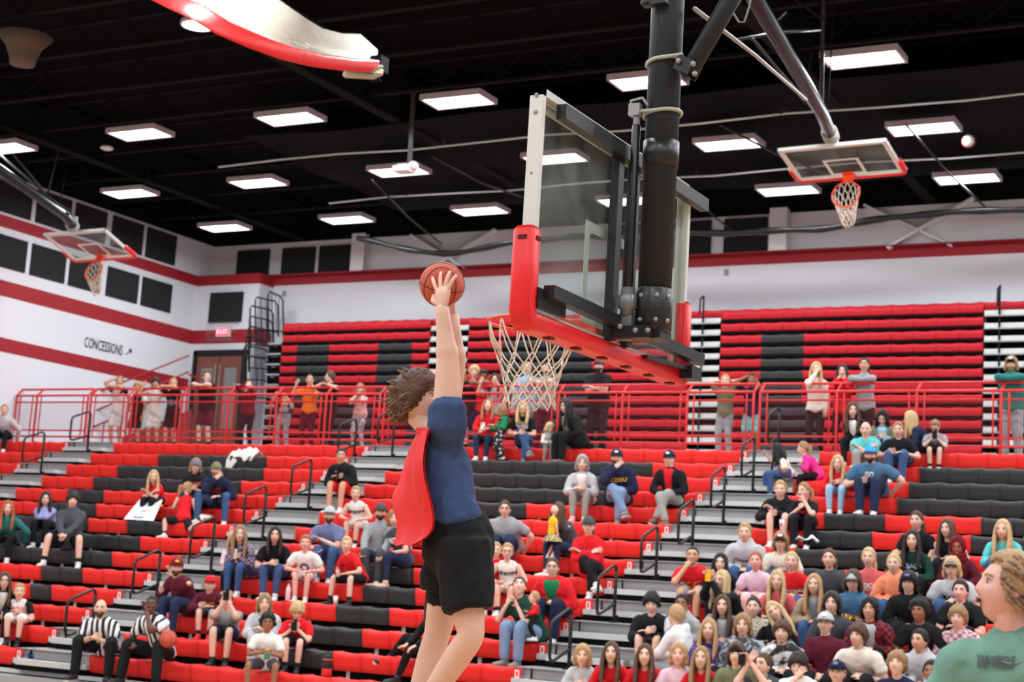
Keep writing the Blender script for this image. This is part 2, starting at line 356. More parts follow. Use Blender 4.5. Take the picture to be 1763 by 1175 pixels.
# hoisted black divider curtain: gathered tube sagging along the back wall
q = MB(); xs = np.arange(-21.3, XR, .3); P = []; 
SAG = ([-21.3, -20.6, -20.1, -18.97, -17.9, -17.1, -15.5, -14, -12.6, -11.8, -9.43, -8.83, -7.65, -5.8, -3, 0, 13], [9.9, 9.71, 9.57, 9.35, 9.47, 9.56, 9.62, 9.5, 9.57, 9.5, 9.5, 9.62, 9.69, 9.67, 9.55, 9.65, 9.6])
def sag(x): return float(np.mean([np.interp(x+d, *SAG) for d in (-.4, -.2, 0, .2, .4)]))
P = [(x, 31.5+.05*math.sin(x*3), sag(x)) for x in xs]
q.tube(P, [(.12, .065+.015*math.sin(i*1.7)) for i in range(len(xs))], 10, side=(0, 1, 0))
CUR = mat('black_curtain_vinyl', (16, 18, 24), .42, bump=.6, bscale=9)
tag(q.build('divider_curtain', CUR), 'black gathered divider curtain sagging along the back wall under the roof', 'curtain')
# folds of black netting hung between the pipes
q = MB(); xs = np.linspace(-20, 10, 61); ys = np.linspace(25.05, 31.3, 14)
P = np.array([[(x, y, 10.44+.05*math.sin((y-25)*1.9+.4*math.sin(x*.8))+.03*math.sin(x*1.1+y*.7)) for y in ys] for x in xs]); q.grid(P)
NET = mat('black_netting', (3, 5, 10), .8, bump=.3, bscale=5, spec=.08)
tag(q.build('hoisted_netting', NET), 'black hoisted netting swagged below the roof between the silver pipes', 'netting')
# diagonal hoist lines
for i, (a, b) in enumerate((((745, 270), (900, 340)), ((1240, 215), (1450, 310)), ((1560, 215), (1700, 360)), ((640, 310), (760, 420)), ((1190, 330), (1265, 400)))):
    A = at(a[0], a[1], 2, 9.95); B = at(b[0], b[1], 2, 9.8); q = MB(); q.tube([A, (A+B)/2-V(0, 0, .08), B], .022, 6)
    tag(q.build('hoist_strap', DARK), ['dark hoist strap above the dunker', 'dark hoist strap left of the right practice goal', 'dark hoist strap at the far right lights', 'dark hoist strap falling to the curtain left of the ball', 'dark hoist strap right of the main backboard'][i], 'strap')
# ------------------------------------------------------------------ lower bleachers
Z0, RR, Y0, DD = 0.494, 0.2946, 17.346, 0.66
def rowy(k): return Y0+DD*k
def rowz(k): return Z0+RR*k
PW = 0.457
def pad_mesh(name, m, w=PW, h=.25, dep=.3, n=9):
    """one moulded vinyl seat: rounded nose, dished top, pinched seams"""
    q = MB(); P = []
    prof = [(dep, -.05), (dep, -.012), (dep*.8, .0), (.10, -.004), (.04, -.0), (.012, -.014), (.0, -.04), (.008, -.10), (.02, -.16), (.035, -h+.01), (.06, -h), (dep, -h+.05)]
    for x in np.linspace(-1, 1, n):
        e = abs(x)**4; dish = .022*(1-x*x)
        row = []
        for (y, z) in prof:
            zz = z-(dish if z > -.05 else 0); yy = y+(.030*abs(x)**8 if y < .1 else 0)
            row.append((x*(w/2-.001), yy, zz))
        P.append(row)
    q.grid(np.array(P), wrap=True)
    k = len(prof); q.f.append(list(range(k))); q.m.append(0); q.s.append(False); q.f.append([(n-1)*k+i for i in range(k)][::-1]); q.m.append(0); q.s.append(False)
    return q.mesh(name, m)
PADR = pad_mesh('seat_pad_red', RED); PADB = pad_mesh('seat_pad_black', BLK)
PADRU = pad_mesh('seat_pad_red_upper', RED_DIM, h=.20, dep=.12); PADBU = pad_mesh('seat_pad_black_upper', BLK, h=.20, dep=.12)
q = MB(); q.boxmm((0, -.0, -.17), (.006, .2, -.015), 0); q.prism([(-.0, -.015), (-.0, -.17), (.10, -.17), (.13, -.015)], -.004, 0.0, ax=1, mi=0)
for a, b in (((.025, -.145), (.04, -.04)), ((.04, -.06), (.085, -.04)), ((.07, -.145), (.085, -.06)), ((.025, -.145), (.07, -.125))):
    q.boxmm((a[0], -.007, a[1]), (b[0], -.004, b[1]), 1)
MARK = q.mesh('row_marker', [RED, WHITE])
q = MB(); q.boxmm((-.03, -.01, -.2), (.03, .06, 0)); BRK = q.mesh('support_bracket', ALUL)
# x positions of the aisle edges, read where row k meets its own seat line
def px2x(px, k, dz=0): 
    yy = 0
    lo, hi = -40., 20.
    for _ in range(40):
        mid = (lo+hi)/2; v = V(mid, rowy(k), rowz(k))-CAM; u = 881.5+FPX*(v@CR)/(v@CF)
        if u < px: lo = mid
        else: hi = mid
    return (lo+hi)/2
R1 = px2x(554.6, 11); L2 = px2x(548, 8); R2 = px2x(1225.5, 11); L3 = px2x(1410, 13)
R0 = px2x(110, 13); L1 = px2x(194, 13)
SECT = [(-27.33, R0, 'far left'), (L1, R1, 'left'), (L2, R2, 'centre'), (L3, L3+PW*17, 'right')]
# black runs: row -> list of photo spans on that row's seat line
BLKR = {1: {12: [(270, 456)], 11: [(202, 452)], 10: [(158, 413)], 9: [(120, 177)], 8: [(75, 150)], 7: [(0, 147), (220, 274)], 6: [(0, 242)], 5: [(0, 194)], 4: [(73, 144)], 3: [(38, 91)], 2: [(0, 47)]},
        2: {12: [(820, 1118)], 11: [(810, 1095)], 10: [(800, 1080)], 9: [(800, 902)], 8: [(790, 862)], 4: [(629, 717)], 3: [(584, 675)], 2: [(546, 629)], 1: [(491, 582)], 5: [(640, 730)]},
        3: {12: [(1560, 1900)], 11: [(1545, 1900)], 10: [(1535, 1900)], 9: [(1400, 1526), (1702, 1900)], 8: [(1400, 1504), (1700, 1900)], 7: [(1380, 1560), (1700, 1900)], 6: [(1330, 1440)], 5: [(1700, 1900)]}}
ordn = ['front', 'second', 'third', 'fourth', 'fifth', 'sixth', 'seventh', 'eighth', 'ninth', 'tenth', 'eleventh', 'twelfth', 'thirteenth', 'top']
def link(me, name, par, loc):
    o = bpy.data.objects.new(name, me); sc.collection.objects.link(o); o.parent = par; o.location = loc; return o
for si, (xa, xb, nm_) in enumerate(SECT):
    npad = int(round((xb-xa)/PW)); pw = (xb-xa)/npad
    root = thing('bleacher_section', 'lower bleacher section of red and black seats %s' % {'far left': 'cut by the left edge', 'left': 'below the boys at the rail', 'centre': 'behind the dunker', 'right': 'holding the student crowd'}[nm_], 'bleachers', (xa, Y0, 0), 0, 'lower bleacher sections')
    for k in range(14):
        b = MB(); L = xb-xa
        dk = rowz(k)-.06
        b.boxmm((0, .08, dk-.05), (L, .66+.16, dk-.02), 0)      # deck boards
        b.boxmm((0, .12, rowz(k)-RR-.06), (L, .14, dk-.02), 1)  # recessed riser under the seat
        b.boxmm((0, .30, dk-.02), (L, .82, dk), 0)
        row = b.build('seat_row', [TAN, VOID]); row.parent = root; row.location = (0, DD*k, 0)
        row['label'] = ordn[k]+' row of the section'
        spans = [(px2x(p, k), px2x(r, k)) for p, r in BLKR.get(si, {}).get(k, [])]
        for i in range(npad):
            xc = xa+(i+.5)*pw
            if si == 2 and k == 0 and 598 < 0: continue
            blk = any(p-.02 < xc < r+.02 for p, r in spans)
            o = link(PADB if blk else PADR, 'seat_pad', row, (xc-xa, 0, rowz(k))); o.scale = (pw/PW, 1, 1)
        if si in (1, 2, 0): link(MARK, 'row_marker', row, (L, .03, rowz(k)))
        for x in np.arange(.6, L, 1.6): link(BRK, 'support_bracket', row, (x, .13, rowz(k)-.23))
# aisles between the sections: risers, step boxes and dark gaps, built row by row
AIS = [(R0, L1), (R1, L2), (R2, L3), (SECT[3][1], SECT[3][1]+1.2)]
for i, (xa, xb) in enumerate(AIS):
    root = thing('aisle_stairs', 'grey metal aisle steps between the bleacher sections, %s' % ['at far left by the railing gap', 'left of centre beside the maroon cap man', 'right of centre beside the students', 'beyond the right edge'][i], 'stairs', (xa, Y0, 0), 0, 'bleacher aisle steps')
    L = xb-xa
    for k in range(14):
        z = rowz(k); b = MB()
        b.boxmm((0, .10, z-.16), (L, .12, z-.012), 0)           # upper riser panel
        b.boxmm((0, .06, z-.012), (L, .80, z), 0)               # tread
        b.boxmm((.22, -.2, z-.215), (L-.08, .10, z-.14), 1)      # half-height step box nosing
        b.boxmm((0, -.02, z-.215), (L, .1, z-.14), 1)
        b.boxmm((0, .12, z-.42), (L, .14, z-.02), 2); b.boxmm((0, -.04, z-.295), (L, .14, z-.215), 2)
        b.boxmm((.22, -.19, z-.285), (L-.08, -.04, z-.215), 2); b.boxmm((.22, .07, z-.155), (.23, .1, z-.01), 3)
        o = b.build('aisle_step', [ALU, ALUL, VOID, JOI]); o.parent = root; o.location = (0, DD*k, 0)
# low front platform of the whole stand
m = MB(); m.boxmm((-27.3, rowy(0)-.42, .01), (SECT[3][1], rowy(0)+.3, .13)); struct('trim_front_step', m, ALU)
m = MB(); m.boxmm((-27.3, rowy(0)-.10, .15), (SECT[3][1], rowy(0)+.02, .20)); struct('trim_front_nosing', m, ALUL)
# ------------------------------------------------------------------ black aisle hand loops
def handrail(x, y, zb, h, dx, label):
    t = thing('aisle_handrail', label, 'handrail', (x, y, zb), 0, 'black aisle handrails')
    m = MB(); m.tube([(0, 0, 0), (0, 0, h-.08)], .024, 8); m.build('post', DARK, t)
    m = MB(); c = .07; y2 = -.55; lo = h-.5
    m.tube([(0, 0, h-.5), (0, 0, h-c), (0, -.02, h-.02), (0, -c, h), (0, y2+.12, h-.13), (0, y2+.03, h-.17), (0, y2, h-.24), (0, y2, lo-.08), (0, y2+.03, lo-.14), (0, y2+.1, lo-.14), (0, 0, lo)], .021, 8); m.build('hand_loop', DARK, t)
    m = MB(); m.box((0, 0, .01), (.1, .16, .02)); m.box((0, .06, .05), (.05, .04, .1)); m.build('foot_plate', DARK, t)
HR = [((70, 815), 745, 'left edge of the photo beside the short far left rows'), ((150, 778), 710, 'standing below the left railing gap'), ((609, 790), 750, 'at top row beside the phone man in black'), ((531, 870), 792, 'left of the man with the phone in red shorts'), ((452, 925), 838, 'right of the navy hoodie man'), ((363, 980), 892, 'left of the pink sleeved little girl'), ((268, 1045), 948, 'above the standing referee with the ball'), ((157, 1105), 1015, 'beside the bald referee'), ((675, 783), 708, 'at the railing left of the dunker head'),
      ((1296, 845), 755, 'at top row left of the braided girl'), ((1340, 770), 708, 'behind the railing gap above the pink hoodie girl'), ((1245, 900), 805, 'right of the man with crossed ankles'), ((1190, 985), 862, 'below the man with crossed ankles'), ((1128, 1015), 925, 'right of the woman in red sweatshirt'), ((1056, 1090), 992, 'left of the boy in black pullover'), ((978, 1172), 1070, 'beside the woman in red cardigan')]
aisx = {0: (R0+.35), 1: (R1+L2)/2+.05, 2: (R2+L3)/2-.35}
for (b, ty, lab) in HR:
    ai = 0 if b[0] < 160 and b[1] < 830 else (1 if b[0] < 700 else 2)
    best = None
    for k in range(14):
        yy = rowy(k)+.3; p = at(b[0], b[1], 1, yy); e = abs(p[2]-rowz(k))
        if best is None or e < best[0]: best = (e, p, k)
    p = best[1]; top = at(b[0], ty, 1, p[1]); hh = min(1.15, max(.75, top[2]-rowz(best[2])))
    handrail(p[0], p[1], rowz(best[2]), hh, 0, 'black looped aisle handrail '+lab)
# ------------------------------------------------------------------ red guard rail of the walkway
YR, ZW = 26.95, 4.33
def rail(xs, ends, label):
    t = thing('guard_rail', label, 'railing', (xs[0], YR, ZW), 0, 'red walkway railings')
    x0, x1 = xs[0], xs[-1]; L = lambda a, b, r, nm: (lambda q: (q.tube([a, b], r, 8), q.build(nm, RAILRED, t, world=True)))(MB())
    L((x0, YR, 5.46), (x1, YR, 5.46), .026, 'middle_rail'); L((x0+.0, YR+.14, 5.62), (x1, YR+.14, 5.62), .026, 'hand_rail')
    L((x0, YR, 5.31), (x1, YR, 5.31), .018, 'mesh_rail'); L((x0, YR, 4.67), (x1, YR, 4.67), .018, 'mesh_rail'); L((x0, YR, 4.53), (x1, YR, 4.53), .022, 'bottom_rail')
    for i, x in enumerate(xs):
        q = MB(); q.tube([(x, YR, 4.2), (x, YR, 5.46), (x+.04, YR+.14, 5.62)], .026, 8); q.build('post', RAILRED, t, world=True)
        for dx in (-.13, .13):
            if (i == 0 and dx < 0) or (i == len(xs)-1 and dx > 0): continue
            q = MB(); q.tube([(x+dx, YR, 4.53), (x+dx, YR, 5.46)], .017, 6); q.build('baluster', RAILRED, t, world=True)
    q = MB(); zz = np.arange(4.69, 5.30, .05)
    xx = np.arange(x0+.02, x1, .05)
    for z in zz: q.bar((x0, YR, z), (x1, YR, z), .003, .003)
    for x in xx: q.bar((x, YR, 4.67), (x, YR, 5.31), .003, .003, up=(0, 1, 0))
    o = q.build('wire_mesh', mat('dark_red_wire', (120, 30, 34), .5), t, world=True); o['kind'] = 'stuff'
rail([-27.3, -26.67, -25.14], 0, 'red tube railing at the far left edge')
rail([-25.05, -23.97], 0, 'short red tube railing panel at the left aisle')
rail([-23.85, -22.48, -21.22, -19.97, -18.73, -17.43], 0, 'long red tube railing the row of boys leans on')
rail([-17.32, -16.0, -14.7, -13.44, -12.12, -10.84, -9.58], 0, 'long red tube railing behind the dunker and net')
rail([-9.46, -8.07, -6.69, -5.3, -3.9], 0, 'red tube railing at right behind the upper crowd')
# sloping ramp rails in the left corner
t = thing('ramp_rail', 'sloping dark red ramp handrail in front of the left wall', 'railing', (-26, 30, ZW))
q = MB()
for dz in (0, .35, .75): q.tube([at(150, 740-dz*75, 1, 29.5), at(325, 640-dz*70+25, 1, 31.5)], .025, 6)
q.tube([at(325, 645, 1, 31.5), at(380, 668, 1, 31.5), at(420, 672, 1, 31.5)], .025, 6)
q.build('sloped_rail', mat('dark_red_paint', (150, 28, 34), .5), t, world=True)
q = MB()
for i in range(7):
    u = i/6; a = at(150+175*u, 740-75*u, 1, 29.5+2*u); q.tube([a, (a[0], a[1], ZW)], .02, 6)
q.build('ramp_post', mat('dark_red_paint', (150, 28, 34), .5), t, world=True)
q = MB(); a = at(170, 770, 1, 30.4); b = at(330, 705, 1, 31.5); q.add([a, b, (b[0], b[1], ZW), (a[0], a[1], ZW), a+V(0, .15, 0), b+V(0, .15, 0), (b[0], b[1]+.15, ZW), (a[0], a[1]+.15, ZW)], [(0, 1, 2, 3), (4, 7, 6, 5), (0, 4, 5, 1)], 0, False)
q.build('ramp_side', mat('dark_red_side', (122, 26, 34), .6), t, world=True)
# ------------------------------------------------------------------ folded upper bleachers
UZ, UR, UY = 8.0, .262, 32.4
def upx(px, k=2): 
    lo, hi = -40., 20.
    for _ in range(40):
        mid = (lo+hi)/2; v = V(mid, UY, UZ-UR*k)-CAM; u = 881.5+FPX*(v@CR)/(v@CF)
        if u < px: lo = mid
        else: hi = mid
    return (lo+hi)/2
US = [(upx(484), upx(738), 'left', lambda k: [] if k < 2 else ([(524, 568), (661, 707)] if k < 8 else [(566, 650), (700, 740)])),
      (upx(805), upx(1185), 'centre', lambda k: [] if k < 2 else [(880, 1006)] if k < 8 else [(810, 850), (930, 1060)]),
      (upx(1240), upx(1692), 'right', lambda k: [] if k < 2 else [(1328, 1389)] if k < 8 else [(1323, 1435)]),
      (upx(1765), upx(1765)+4.1, 'far right', lambda k: [])]
for (xa, xb, nm_, fb) in US:
    npad = int(round((xb-xa)/PW)); pw = (xb-xa)/npad; L = xb-xa
    root = thing('folded_bleacher_section', 'folded upper bleacher section of stacked seats %s' % {'left': 'above the boys at the rail', 'centre': 'behind the dunker arm and net', 'right': 'above the three girls at the rail', 'far right': 'beyond the right edge'}[nm_], 'bleachers', (xa, UY, 0), 0, 'folded upper bleacher sections')
    for k in range(14):
        z = UZ-UR*k
        b = MB(); b.boxmm((-.45 if k and nm_ == 'left' else 0, .05, z-.235), (L, .9, z-.20), 0); b.boxmm((0, .12, z-.26), (L, .14, z), 1)
        b.boxmm((0, .02, z-.25), (L, .12, z-.195), 1)
        row = b.build('seat_row', [ALU, VOID]); row.parent = root; row.location = (0, 0, 0)
        sp = [(upx(p, 2), upx(r, 2)) for p, r in fb(k)]
        for i in range(npad):
            xc = xa+(i+.5)*pw
            blk = any(p-.02 < xc < r+.02 for p, r in sp)
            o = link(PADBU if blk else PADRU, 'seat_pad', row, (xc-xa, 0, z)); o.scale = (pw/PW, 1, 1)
# long top seat strip against the wall
xa, xb = upx(474, 0), -3.5
root = thing('folded_bleacher_top_row', 'long red top seat strip against the white back wall', 'bleachers', (xa, UY+.5, UZ+.05))
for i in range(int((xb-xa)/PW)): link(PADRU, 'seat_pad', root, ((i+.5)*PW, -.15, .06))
# aisle slots of the folded bank: pale step noses over black voids
for i, (xa, xb) in enumerate(((upx(738)+.02, upx(805)-.02), (upx(1185)+.02, upx(1240)-.02), (upx(1692)+.02, upx(1765)-.02))):
    root = thing('folded_aisle', 'narrow folded aisle with pale stacked step noses, %s' % ['behind the dunker forearm', 'right of the main backboard', 'behind the capped man at far right'][i], 'stairs', (xa, UY, 0), 0, 'folded aisle slots')
    for k in range(14):
        z = UZ-.12-UR*k; L = xb-xa; b = MB(); b.boxmm((0, .05, z-.13), (L, .09, z-.02), 0); b.boxmm((0, -.0, z-.15), (L, .09, z-.125), 1); o = b.build('step_nose', [ALUL, CHROME]); o.parent = root
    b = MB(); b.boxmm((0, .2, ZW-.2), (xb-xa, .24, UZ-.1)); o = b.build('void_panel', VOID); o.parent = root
    # thin black loop rail
    if i != 9:
        b = MB(); b.tube([(.3, .02, 4.5), (.3, .02, UZ+.25), (.33, -.08, UZ+.33), (.3, -.18, UZ+.25), (.3, -.2, UZ-.1)], .022, 6); o = b.build('loop_rail', DARK); o.parent = root
# black folded end rails at the left end of the upper bank
root = thing('folded_end_rails', 'black folded guard rails stacked at the left end of upper bleachers', 'railing', (upx(455), UY, ZW))
for j, (p0, p1, yt, yb) in enumerate(((462, 474, 503, 575), (440, 465, 512, 575), (431, 457, 527, 600), (430, 456, 545, 620), (428, 452, 562, 640), (424, 450, 578, 660), (421, 448, 595, 672), (420, 447, 612, 690))):
    yy = UY+.3-.05*j; A = at(p0, yb, 1, yy); B = at(p1, yb, 1, yy); T0 = at(p0, yt, 1, yy); T1 = at(p1, yt, 1, yy)
    b = MB(); b.tube([A, T0-V(0, 0, .08), T0+V(.04, 0, 0), T1-V(.06, 0, -.0)+V(0, .3, -.05), T1+V(0, .35, -.15), B+V(0, .35, 0)], .024, 6)
    b.tube([A+V(0, 0, .1), B+V(0, .35, .1)], .02, 6)
    for u in (.25, .5, .75): b.tube([A+(B-A)*u+V(0, .35*u, .1), T0+(T1-T0)*u+V(0, .3*u, -.03)], .009, 5)
    b.build('rail_frame', DARK, root, world=True)
b = MB()
for k in range(2, 12):
    z = UZ-UR*k; x = upx(484)-.5; b.boxmm((x+.05, UY+.15, z-.22), (x+.45, UY+.8, z-.02), 0)
b.build('end_truss', VOID, root, world=True)
# ------------------------------------------------------------------ main goal
BX, BY, BZ = -3.30, 7.13, 2.90       # centre of glass, bottom edge height
GLASS = bpy.data.materials.new('board_glass'); GLASS.use_nodes = True; nt = GLASS.node_tree
b = nt.nodes['Principled BSDF']; b.inputs['Base Color'].default_value = (.75, .82, .80, 1); b.inputs['Roughness'].default_value = .03
tr = nt.nodes.new('ShaderNodeBsdfTransparent'); tr.inputs[0].default_value = (.80, .84, .83, 1); mx = nt.nodes.new('ShaderNodeMixShader')
n = nt.nodes.new('ShaderNodeTexNoise'); n.inputs['Scale'].default_value = 2.4; n.inputs['Detail'].default_value = 8; n.inputs['Distortion'].default_value = .8
tc = nt.nodes.new('ShaderNodeTexCoord'); mr = nt.nodes.new('ShaderNodeMapRange'); mr.inputs[1].default_value = .35; mr.inputs[2].default_value = .8; mr.inputs[3].default_value = .04; mr.inputs[4].default_value = .16
nt.links.new(tc.outputs['Object'], n.inputs['Vector']); nt.links.new(n.outputs['Fac'], mr.inputs[0]); nt.links.new(mr.outputs[0], mx.inputs[0])
nt.links.new(tr.outputs[0], mx.inputs[1]); nt.links.new(b.outputs[0], mx.inputs[2]); nt.links.new(mx.outputs[0], nt.nodes['Material Output'].inputs[0])
FRAME = mat('board_frame_white', (216, 216, 210), .4, metal=.1); LINE = mat('target_line_white', (235, 235, 222), .6)
PAD = mat('red_edge_padding', (226, 24, 26), .33, spec=.5); BSTEEL = mat('black_goal_steel', (24, 24, 26), .38, bump=.06, bscale=80, spec=.5)
POLE = mat('black_pole_paint', (38, 40, 43), .45, bump=.05, bscale=60, spec=.22); RIMM = mat('orange_rim', (238, 72, 28), .35); CORD = mat('net_cord', (222, 210, 196), .8)
goal = thing('basketball_goal', 'large ceiling-hung glass backboard with red edge padding and orange rim near the dunker', 'basketball goal', (BX, BY, BZ))
hw = .915
m = MB(); m.boxmm((-.008, -hw+.03, .03), (.008, hw-.03, 1.04)); m.build('glass_pane', GLASS, goal)
m = MB()
for y in (-hw, hw-.035): m.boxmm((-.03, y, 0), (.035, y+.035, 1.07))
m.boxmm((-.03, -hw, 1.035), (.035, hw, 1.07)); m.boxmm((-.03, -hw, 0), (.035, hw, .05)); m.build('board_frame', FRAME, goal)
m = MB()   # painted border and target on the front of the glass, seen through it
x0 = -.0095
for a, b_ in (((-hw+.035, .05), (-hw+.085, 1.03)), ((hw-.085, .05), (hw-.035, 1.03)), ((-hw+.085, .98), (hw-.085, 1.03)), ((-.305, .15), (-.255, .60)), ((.255, .15), (.305, .60)), ((-.255, .55), (.255, .60)), ((-.305, .10), (.305, .15))):
    m.boxmm((x0-.002, a[0], a[1]), (x0, b_[0], b_[1]))
m.build('target_lines', LINE, goal)
for sy, sz in ((-1, 1), (-1, 0)):
    for z in (1.02, .94, .5): pass
m = MB()
for z in (1.035, .955): m.ell((.003, -hw-.002, z), (.011, .006, .011), 10, 6)
m.ell((.0, -hw-.002, .67), (.006, .004, .006), 8, 5); m.build('frame_bolt', CHROME, goal)
# padding: rounded U section wrapped round bottom corners
def padseg(q, path, side):
    pass
m = MB(); t_ = .045; xw = .055
def rsec(c, ax):  # rounded rectangle section around c, spanning x and given outward axis
    pts = []
    for a in np.linspace(0, 2*math.pi, 20, endpoint=False):
        ca, sa = math.cos(a), math.sin(a); pts.append((abs(ca)**.4*np.sign(ca), abs(sa)**.4*np.sign(sa)))
    return pts
path = [(-hw-.005, .42), (-hw-.005, .40), (-hw-.005, .1), (-hw-.005, .03), (-hw+.005, 0.005), (-hw+.03, -.005), (-hw+.1, -.005), (-.02, -.005), (0, -.005), (.02, -.005), (hw-.1, -.005), (hw-.03, -.005), (hw-.005, .005), (hw+.005, .03), (hw+.005, .1), (hw+.005, .40), (hw+.005, .42)]
P = []
for i, (y, z) in enumerate(path):
    a = V(*path[max(i-1, 0)]); c = V(*path[min(i+1, len(path)-1)]); t2 = unit(np.append(c-a, 0))[:2]; nn = V(t2[1], -t2[0])  # outward (down/left)
    sc_ = .75 if i in (0, len(path)-1) else 1
    tk = t_*(1 if 3 < i < 13 else 1.0)
    P.append([(u*xw*sc_, y+nn[0]*(v*tk*sc_+.0), z+nn[1]*(v*tk*sc_+.0)) for u, v in rsec(0, 0)])
m.grid(np.array(P), wrap=True)
m.f.append(list(range(20))); m.m.append(0); m.s.append(True); b0 = (len(path)-1)*20; m.f.append([b0+i for i in range(20)][::-1]); m.m.append(0); m.s.append(True)
pad = m.build('edge_padding', PAD, goal)
m = MB(); m.box((.025+.032, -hw-.0, .365), (.006, .04, .016)); m.box((.0, -hw-.05, .365), (.045, .006, .018))
for y in np.linspace(-.7, .75, 6): m.box((.025, y, -.052), (.04, .05, .008))
m.build('padding_slot', mat('dark_slot', (70, 12, 14), .8), goal)
# rim
m = MB(); a = np.linspace(0, 2*math.pi, 40, endpoint=False); RC = V(-.03-.155-.235, 0, .15)
m.tube([RC+V(.235*math.cos(x), .235*math.sin(x), 0) for x in a], .009, 8, closed=True)
m.tube([(-.03, -.08, .145), (-.19, -.08, .145), (-.21, -.06, .14)], .01, 6); m.tube([(-.03, .08, .145), (-.19, .08, .145), (-.21, .06, .14)], .01, 6)
rim = m.build('rim', RIMM, goal)
m = MB(); m.boxmm((-.045, -.09, .06), (-.03, .09, .19)); m.boxmm((-.19, -.07, .11), (-.03, .07, .135)); m.build('rim_bracket', RIMM, goal)
def net(C, R, g, L, n=12, cone=.55, cr=.0042, bow=0.0):
    """cord net: loops from the ring, crossing into diamonds toward the bottom; g is the hang direction"""
    q = MB(); g = unit(g); lv = [0, .40, .53, .65, .77, .89, 1.0]; rr = [1, .76, .67, .60, .55, .53, .58]
    e1 = unit(np.cross(g, (0.3, 1, .2))); e2 = np.cross(g, e1)
    def pt(i, j, z=None): 
        an = 2*math.pi*(j+(.5 if i % 2 else 0))/n; r = R*rr[i]; return C+g*L*lv[i]+(e1*math.cos(an)+e2*math.sin(an))*r
    for i in range(6):
        for j in range(n):
            for dj in ((0, -1) if i % 2 == 0 else (0, 1)):
                A, B = pt(i, j), pt(i+1, j+dj); mid = (A+B)/2
                out = unit(mid-C-g*((mid-C)@g)); q.tube([A, mid+out*(.012 if i == 0 else .004), B], cr, 5)
    return q
m = net(RC, .235, (0, 0, -1), .43, cr=.0043); m.build('net', CORD, goal)
# mounting: two horizontal angle bars, verticals and the big pole
m = MB(); m.bar((.075, -.80, .985), (.075, 1.02, .985), .05, .07); m.build('top_bar', BSTEEL, goal)
m = MB(); m.bar((.085, -.84, .135), (.085, 1.02, .115), .055, .06); m.bar((.05, -.9, .10), (.05, -.62, .10), .03, .09); m.build('lower_bar', BSTEEL, goal)
m = MB(); m.bar((.05, -.10, .04), (.05, -.10, 1.0), .045, .06, up=(0, 1, 0)); m.bar((.05, .10, .04), (.05, .10, 1.0), .045, .06, up=(0, 1, 0)); m.build('upright', BSTEEL, goal)
m = MB(); m.tube([(.13, -.08, .20), (.13, -.08, 1.12)], .022, 12); m.build('height_rod', BSTEEL, goal)
m = MB(); m.tube([(.13, -.08, .16), (.13, -.08, .19), (.13, -.08, .20), (.13, -.08, .26), (.13, -.08, .265), (.13, -.08, .3)], [.035, .035, .047, .047, .036, .034], 14, cap=False); m.box((.13, -.08, .1), (.07, .05, .12)); m.build('rod_collar', mat('grey_collar', (120, 122, 124), .4, metal=.3), goal)
px_, py_ = .235, 0.0
m = MB(); m.tube([(px_, py_, .10), (px_, py_, 3.2)], .083, 28, cap=False); m.build('pole', POLE, goal)
m = MB(); m.tube([(px_, py_, .09), (px_, py_, .10), (px_, py_, .30), (px_, py_, .305)], [.078, .092, .092, .085], 28, cap=False); m.build('pole_sleeve', BSTEEL, goal); m = MB(); m.tube([(px_, py_, .92), (px_, py_, 1.05)], .090, 28, cap=False); m.build('pole_sleeve', BSTEEL, goal)
m = MB()
for z in (.14, .26):
    for an in (200, 250, 300, 340): c = V(px_+.093*math.cos(math.radians(an)), py_+.093*math.sin(math.radians(an)), z); m.ell(c, (.012, .012, .012), 8, 6)
m.ell((.12, -.135, .1), (.014, .014, .014), 8, 6); m.ell((.2, -.13, .08), (.014, .014, .014), 8, 6); m.ell((.26, -.12, .08), (.014, .014, .014), 8, 6)
m.build('pole_bolt', CHROME, goal)
m = MB(); m.box((px_-.04, -.0, .075), (.22, .14, .045)); m.box((.17, -.10, .075), (.2, .05, .06)); m.build('pole_foot', BSTEEL, goal)
for z, nm_ in ((1.19, 'clamp_ring'), (1.46, 'clamp_ring')):
    m = MB(); a = np.linspace(0, 2*math.pi, 28, endpoint=False); m.tube([(px_+.092*math.cos(x), py_+.092*math.sin(x), z+.012*math.cos(x)) for x in a], .010, 6, closed=True); m.tube([(px_+(.0 if z > 1.3 else -.0), -.09, z), (px_-(.13 if z < 1.3 else -.13), -.10, z)], .01, 6); m.build(nm_, mat('pale_clamp', (170, 168, 155), .45), goal)
m = MB(); m.tube([(.13, -.08, 1.12), (.13, -.08, 1.2)], .018, 8); m.box((.125, -.09, 1.2), (.06, .04, .06)); m.tube([(.10, -.09, 1.2), (.10, -.09, 1.25), (.16, -.09, 1.26), (.19, -.09, 1.22)], .008, 6); m.build('rod_hinge', CHROME, goal)
